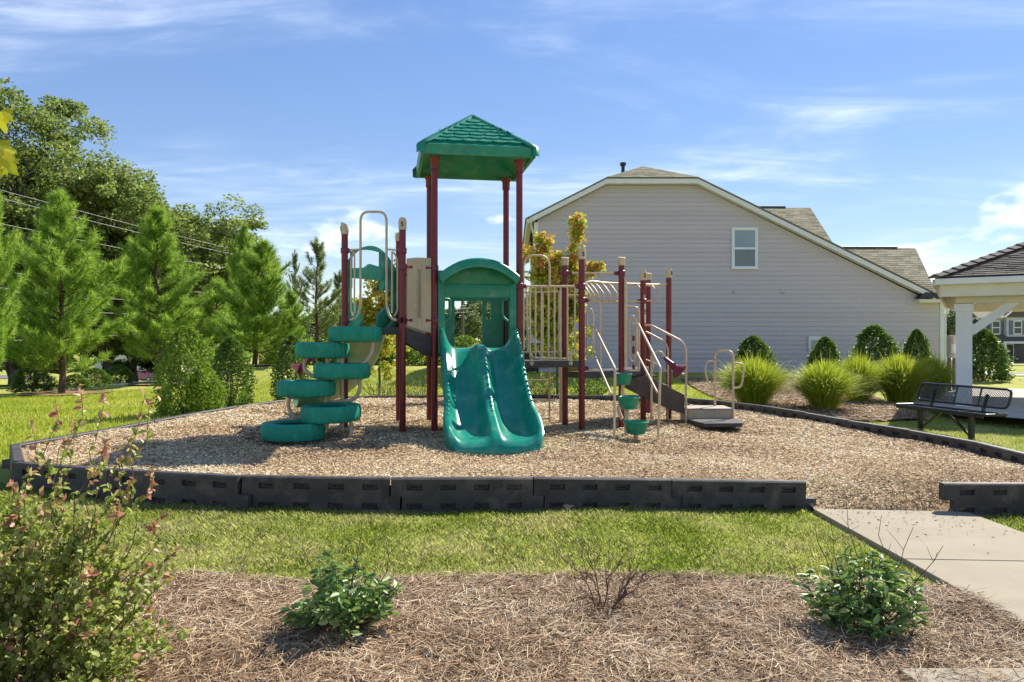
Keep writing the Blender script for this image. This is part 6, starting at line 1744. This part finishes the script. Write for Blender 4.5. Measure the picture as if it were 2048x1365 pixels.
# hedge and small shrubs behind the play area
HED = cone_shrub(45, 1.5, .9, M['laurel'], 3800, (.08, .14), 3.5)
for i, px in enumerate((570, 618, 662, 706, 750, 796, 842, 888, 930, 972, 1014)):
    b = gp(px, 40 + (i % 3) * .8); put_shrub('hedge_shrub', HED, b, i * 1.3, (1.0, 1.0, .85 + .1 * (i % 3)), 'leafy hedge shrub in the row behind the back lawn', 'hedge', 'hedge row behind the lawn')
for px, py, Y in ((66, 800, 23.5), (190, 780, 30), (238, 768, 33), (150, 790, 27)):
    put_shrub('dark_shrub', LAU2, gp(px, Y), px, (1.1, 1.1, .42), 'low dark shrub beside the curving side path', 'shrub', 'low shrubs by the side path')
def twiggy(seed, H, rad, n, mat, leaf, per, name, loc, label, tr=.006, six=True, up=.5, bare=0.25, fr=1.0):
    """stems fanning from the base with leaves along them"""
    r = np.random.default_rng(seed); paths = []; pos = []; ax = []
    for i in range(n):
        a = r.uniform(0, 2 * np.pi); q = rad * r.uniform(.1, 1) ** .6; h = H * r.uniform(.55, 1.05) * (1 - .35 * (q / rad) ** 2)
        e = V3((math.cos(a) * q, math.sin(a) * q, h)); p = bent((math.cos(a) * rad * .12, math.sin(a) * rad * .12, -.03), e, r, .12, 5, .0)
        paths.append((p, tr, tr * .35))
        for k in range(per):
            t = r.uniform(bare, 1.0) ** .8; f = t * 5; j = min(4, int(f)); c_ = p[j].lerp(p[j + 1], f - j)
            pos.append(np.array(c_)); ax.append(norm(np.array([math.cos(a), math.sin(a), up]) * .7 + rnd_dirs(r, 1)[0]))
        if r.uniform() < .35:
            s = p[3]; paths.append((bent(s, s + V3((r.normal(0, .3) * rad, r.normal(0, .3) * rad, .25 * H)), r, .1, 2), tr * .5, tr * .2))
    pos = np.array(pos); ax = np.array(ax); k = len(pos)
    L = r.uniform(*leaf, k); V, F = leaf_quads(pos, ax, L, L * r.uniform(.24, .36, k) * fr, r, .3, six)
    return put_shrub(name, (trunk_mesh(paths, M['twig'], 'stems', 5), np_mesh('foliage', V, F, mat)), loc, 0, 1, label, 'shrub')
twiggy(51, .75, .5, 50, M['abelia'], (.03, .05), 40, 'twiggy_shrub', gp(1080, 16.7), 'small leafy shrub behind the rung ladder')
twiggy(52, .70, .55, 60, M['laurel'], (.03, .05), 45, 'twiggy_shrub', gp(1180, 16.8), 'small speckled shrub behind the lower deck')
twiggy(53, .70, .5, 45, M['abelia'], (.03, .045), 12, 'twiggy_shrub', gp(765, 16.6), 'sparse twiggy shrub behind the maroon posts left of tower')
twiggy(54, .65, .5, 45, M['abelia'], (.03, .045), 16, 'twiggy_shrub', gp(838, 16.9), 'sparse twiggy shrub at the foot of the tower posts')

# ornamental grass clumps
def maiden(seed, H, spread, n):
    r = np.random.default_rng(seed)
    a = r.uniform(0, 2 * np.pi, n); b0 = np.abs(r.normal(0, .085, n)); ln = np.clip(np.abs(r.normal(.48, .32, n)), .05, 1.1) * spread; h = H * (r.uniform(.45, 1.0, n) + (r.uniform(0, 1, n) < .06) * r.uniform(0, .25, n)) * (1 - .14 * (ln / spread) ** 2)
    d = np.stack([np.cos(a), np.sin(a), np.zeros(n)], -1); s = np.stack([-np.sin(a), np.cos(a), np.zeros(n)], -1)
    tw = r.uniform(0, np.pi, n); s = s * np.cos(tw)[:, None] + d * np.sin(tw)[:, None] * .6
    w = r.uniform(.0035, .0065, n)[:, None]
    rows = []
    for t in (0, .35, .65, .88, 1.0):
        p = d * (b0 + ln * t ** 1.35)[:, None]; z = h * (1.12 * t - .12 * t ** 4 * (1 + 2.2 * ln / spread)); p = p + np.array([0, 0, 1]) * z[:, None]
        ww_ = w * (1 if t < .6 else (.8 if t < .9 else .15)); rows += [p - s * ww_, p + s * ww_]
    V = np.stack(rows, 1).reshape(-1, 3); k = np.arange(n)[:, None] * 10
    F = np.concatenate([k + [[2 * j, 2 * j + 1, 2 * j + 3, 2 * j + 2]] for j in range(4)], 1).reshape(-1, 4)
    return np_mesh('ornamental_grass', V, F, M['maiden'])
MG = [maiden(61, 1.2, .78, 4200), maiden(62, 1.2, .78, 4200)]
for i, (px, Y, top, half, lab) in enumerate(((1507, 16.4, 700, 88, 'yellow green ornamental grass clump beside the transfer step'), (1648, 15.6, 706, 82, 'rounded ornamental grass clump in front of the small holly'),
                                             (1716, 17.3, 696, 64, 'narrow ornamental grass clump squeezed between two larger ones'), (1800, 17.4, 694, 78, 'ornamental grass clump behind the bench backrest'), (1862, 18.2, 700, 62, 'shaded ornamental grass clump nearest the pavilion post'))):
    b = gp(px, Y, .02); h = zpx(top, Y) - b.z; w = half / FPX * Y
    o = bpy.data.objects.new('ornamental_grass', MG[i % 2]); COL.objects.link(o); o.location = b; o.rotation_euler.z = i * 1.7
    o.scale = (w / .75, w / .75, h / 1.28); tag(o, lab, 'ornamental grass')

# ------------------------------------------------------------------ plants in the front bed
r = np.random.default_rng(71)
bl = V3((-1.95, 2.95, tz(-1.95, 2.95)))
bush = thing('leafy_bush', bl, 'large bush with small oval leaves and reddish shoots in the front bed', 'bush')
paths, pos, ax, tips, tax = [], [], [], [], []
def shoot(a0, e, nleaf, rr0, leafL, redtip=False):
    p = bent(a0, e, r, .10, 8, .02); paths.append((p, rr0, rr0 * .3))
    for k in range(nleaf):
        t = r.uniform(.12, 1.0); f = t * 8; j = min(7, int(f)); c_ = np.array(p[j].lerp(p[j + 1], f - j))
        d = np.array((p[j + 1] - p[j]).normalized()); q = norm(d * .5 + rnd_dirs(r, 1)[0] * .8)
        if redtip and t > .82: tips.append(c_); tax.append(q)
        else: pos.append(c_); ax.append(q)
for i in range(480):                                          # dense body
    a = r.uniform(0, 2 * np.pi); q = r.uniform(.05, 1) ** .55; z = r.uniform(.1, 1)
    rad_ = .66 * math.sqrt(max(0, 1 - (max(0, z - .35) / .75) ** 2)); e = V3((math.cos(a) * rad_ * q, math.sin(a) * rad_ * q * .75, z * .74))
    s0 = V3((e.x * .45, e.y * .45, max(0.0, e.z - r.uniform(.18, .35)))); shoot(s0, e, 27, .0022, .03, r.uniform() < .25)
for (px, py, dy) in ((70, 905, 0), (110, 800, .1), (160, 770, .05), (135, 880, -.1), (205, 800, 0), (250, 885, .1), (290, 790, .1), (325, 775, .05), (265, 950, 0), (60, 840, .2), (330, 1030, -.05), (25, 960, -.1), (190, 930, -.15), (240, 1010, -.1), (300, 940, .15), (120, 960, .1), (345, 1150, 0), (20, 1030, 0), (150, 840, .15), (85, 990, -.1), (360, 1090, .05), (215, 870, -.05)):
    e = P(px, py, 2.95 + dy) - bl; s0 = V3((e.x * .62, e.y * .5, max(.25, e.z - .62))); shoot(s0, e, 44, .0028, .03, True)
for i in range(16):
    a = r.uniform(0, 6.28); paths.append((bent((.08 * math.cos(a), .08 * math.sin(a), -.05), (.5 * math.cos(a), .35 * math.sin(a), .5), r, .1, 5),   .0045, .002))
pos, ax = np.array(pos), np.array(ax); k = len(pos); L = r.uniform(.022, .040, k); V, F = leaf_quads(pos, ax, L, L * r.uniform(.30, .40, k), r, .3, True)
link('foliage', np_mesh('foliage', V, F, M['abelia']), bush)
tips, tax = np.array(tips), np.array(tax); k = len(tips); L = r.uniform(.022, .04, k); V, F = leaf_quads(tips, tax, L, L * r.uniform(.30, .42, k), r, .3, True)
link('red_shoot_leaves', np_mesh('red_shoot_leaves', V, F, M['red_tip']), bush)["label"] = 'reddish young leaves at the shoot tips'
link('stems', trunk_mesh(paths, M['twig'], 'stems', 5), bush)['kind'] = 'stuff'

def leafy(seed, loc, H, rad, n, per, label, twigs):
    """low shrub: whorls of long pointed leaves on short stems, plus bare twigs"""
    r = np.random.default_rng(seed); t = thing('low_shrub', loc, label, 'shrub'); paths, pos, ax = [], [], []
    for i in range(n):
        a = r.uniform(0, 6.28); q = rad * r.uniform(.05, 1) ** .6; h = H * r.uniform(.35, 1.0) * (1 - .45 * (q / rad) ** 2)
        e = V3((math.cos(a) * q, math.sin(a) * q, h)); p = bent((math.cos(a) * rad * .15, math.sin(a) * rad * .15, -.02), e, r, .08, 4); paths.append((p, .0035, .0015))
        for k in range(per):
            u = .45 + .55 * r.uniform() ** .6; f = u * 4; j = min(3, int(f)); c_ = np.array(p[j].lerp(p[j + 1], f - j)); an = r.uniform(0, 6.28)
            pos.append(c_); ax.append(norm(np.array([math.cos(an) + .5 * math.cos(a), math.sin(an) + .5 * math.sin(a), r.uniform(-.35, .6)])))
    for (dx, dz, hh_) in twigs:
        p0 = V3((dx * .3, r.normal(0, .05), .05)); e = V3((dx, r.normal(0, .08), hh_)); p = bent(p0, e, r, .08, 5); paths.append((p, .0035, .0014))
        for _ in range(3):
            s = p[r.integers(2, 5)]; paths.append((bent(s, s + V3((r.normal(0, .07), r.normal(0, .05), r.uniform(.03, .10))), r, .1, 2), .0016, .0008))
    pos, ax = np.array(pos), np.array(ax); k = len(pos); L = r.uniform(.04, .075, k); V, F = leaf_quads(pos, ax, L, L * r.uniform(.17, .25, k), r, .35, True)
    link('foliage', np_mesh('foliage', V, F, M['shrub_leaf']), t); link('stems', trunk_mesh(paths, M['twig'], 'stems', 5), t)['kind'] = 'stuff'
    return t
def fp(px, Y): return gp(px, Y)
leafy(81, fp(682, 3.72), .42, .27, 85, 11, 'low glossy shrub with bare twigs beside the fallen brown leaf', ((-.22, 0, .40), (.10, 0, .52), (.28, 0, .44), (-.1, 0, .38), (.36, 0, .32)))
leafy(82, fp(1722, 3.95), .44, .31, 110, 11, 'larger glossy shrub with long bare twigs beside the concrete path', ((-.32, 0, .62), (-.16, 0, .60), (.02, 0, .64), (.10, 0, .62), (.26, 0, .56), (-.2, 0, .5), (-.42, 0, .40), (.34, 0, .5)))
# bare twig bush
t = thing('bare_twig_bush', fp(1212, 4.05), 'leafless reddish brown twig bush in the pine straw', 'bush'); paths = []
rt = np.random.default_rng(83)
def branch(p, d, L, rad_, lev):
    e = p + d * L; q = bent(p, e, rt, .14, 4); paths.append((q, rad_, rad_ * .55))
    if lev > 0:
        for k in range(3 if lev > 1 else 3):
            nd = (d + V3(rt.normal(0, .42, 3))).normalized(); nd.z = abs(nd.z) * .8 + .15; branch(q[rt.integers(2, 5)], nd.normalized(), L * rt.uniform(.5, .8), rad_ * .6, lev - 1)
for d in ((-.12, 0, 1), (.10, .1, 1), (.38, -.1, .9), (.55, .1, .7), (-.28, .1, .7)):
    branch(V3((d[0] * .04 - .02, 0, -.02)), V3(d).normalized(), .20, .0052, 3)
for i in range(70):
    a = rt.uniform(0, 6.28); paths.append((bent((.03 * math.cos(a), .03 * math.sin(a), 0), (.14 * math.cos(a) * rt.uniform(.3, 1.3), .12 * math.sin(a), rt.uniform(.05, .17)), rt, .1, 2), .0011, .0006))
link('stems', trunk_mesh(paths[:-70], M['twig'], 'stems', 5), t)['kind'] = 'stuff'
link('dry_grass', trunk_mesh(paths[-70:], M['twig'], 'dry_grass', 4), t)['kind'] = 'stuff'
# maple at the left edge of the view: only a few leaves reach into it
mt = V3((-3.05, 3.3, tz(-3.05, 3.3)))
ml = thing('maple_sapling', mt, 'maple whose yellow leaves hang into view before the oaks', 'maple tree')
paths = [(bent((0, 0, -.1), (.05, 0, 3.2), rt, .03, 7), .045, .015)]
def maple_leaf(c, ax, nrm_, s):
    ax = V3(ax).normalized(); n_ = V3(nrm_); sd = ax.cross(n_).normalized(); n_ = sd.cross(ax)
    sh = [(0, 0), (.22, -.12), (.42, -.02), (.36, .12), (.62, .30), (.40, .36), (.36, .50), (.20, .46), (.16, .72), (0, 1.0)]
    pts = sh + [(-x, y) for x, y in sh[-2:0:-1]]
    return [c + sd * x * s + ax * y * s + n_ * (-.22 * abs(x) * s - .18 * y * y * s) for x, y in pts]
lm = MB()
targets = [P(3, 222, 3.2), P(-4, 235, 3.2), P(6, 300, 3.2), P(2, 315, 3.15), P(14, 318, 3.2), P(8, 330, 3.25), P(-6, 325, 3.2), P(-2, 290, 3.25)]
dirs = [(.5, -.2, -.35), (.4, 0, -.8), (.7, -.2, -.5), (.6, -.3, -.6), (.55, -.1, -.75), (.75, 0, -.5), (.4, -.3, -.8), (.7, .1, -.3)]
bt = P(-40, 255, 3.25)
paths.append((bent(V3((.03, 0, 1.9)), bt - mt, rt, .06, 5, .05), .014, .005))
for c, d in zip(targets, dirs):
    paths.append((bent(bt - mt, c - mt, rt, .05, 3, .05), .002, .001)); q = maple_leaf(c, d, V3(rt.normal(0, .35, 3)) + V3((.1, -1, .5)), .075); lm.add(q, [list(range(len(q)))])
for i in range(420):
    z = rt.uniform(1.5, 3.6); a = rt.uniform(0, 6.28); q_ = .55 * rt.uniform(.2, 1) * (1.1 - abs(z - 2.5) / 1.6)
    c = mt + V3((-.18 + q_ * math.cos(a), q_ * math.sin(a), z))
    if c.x / c.y > -.735: continue
    q = maple_leaf(c, (math.cos(a), math.sin(a), -.6), V3(rt.normal(0, .4, 3)) + V3((0, 0, 1)), rt.uniform(.06, .09)); lm.add(q, [list(range(len(q)))])
lm.build('foliage', M['yellow_leaf'], ml); link('trunk', trunk_mesh(paths, M['bark_grey']), ml)
# fallen leaves
for i, (px, py, Y, s, lab) in enumerate(((757, 1303, 3.62, .055, 'dry tan leaf lying on the pine straw'), (1130, 1018, 6.45, .07, 'curled dry leaf on the grass against the timbers'))):
    b = gp(px, Y, .05); m = MB(); q = maple_leaf(b, (.8, .3, .15), (0, -.4, 1), s * 1.3); n_ = len(q); m.prism(q, (0, 0, .0015)); tag(m.build('fallen_leaf', M['dry_leaf']), lab, 'leaf')
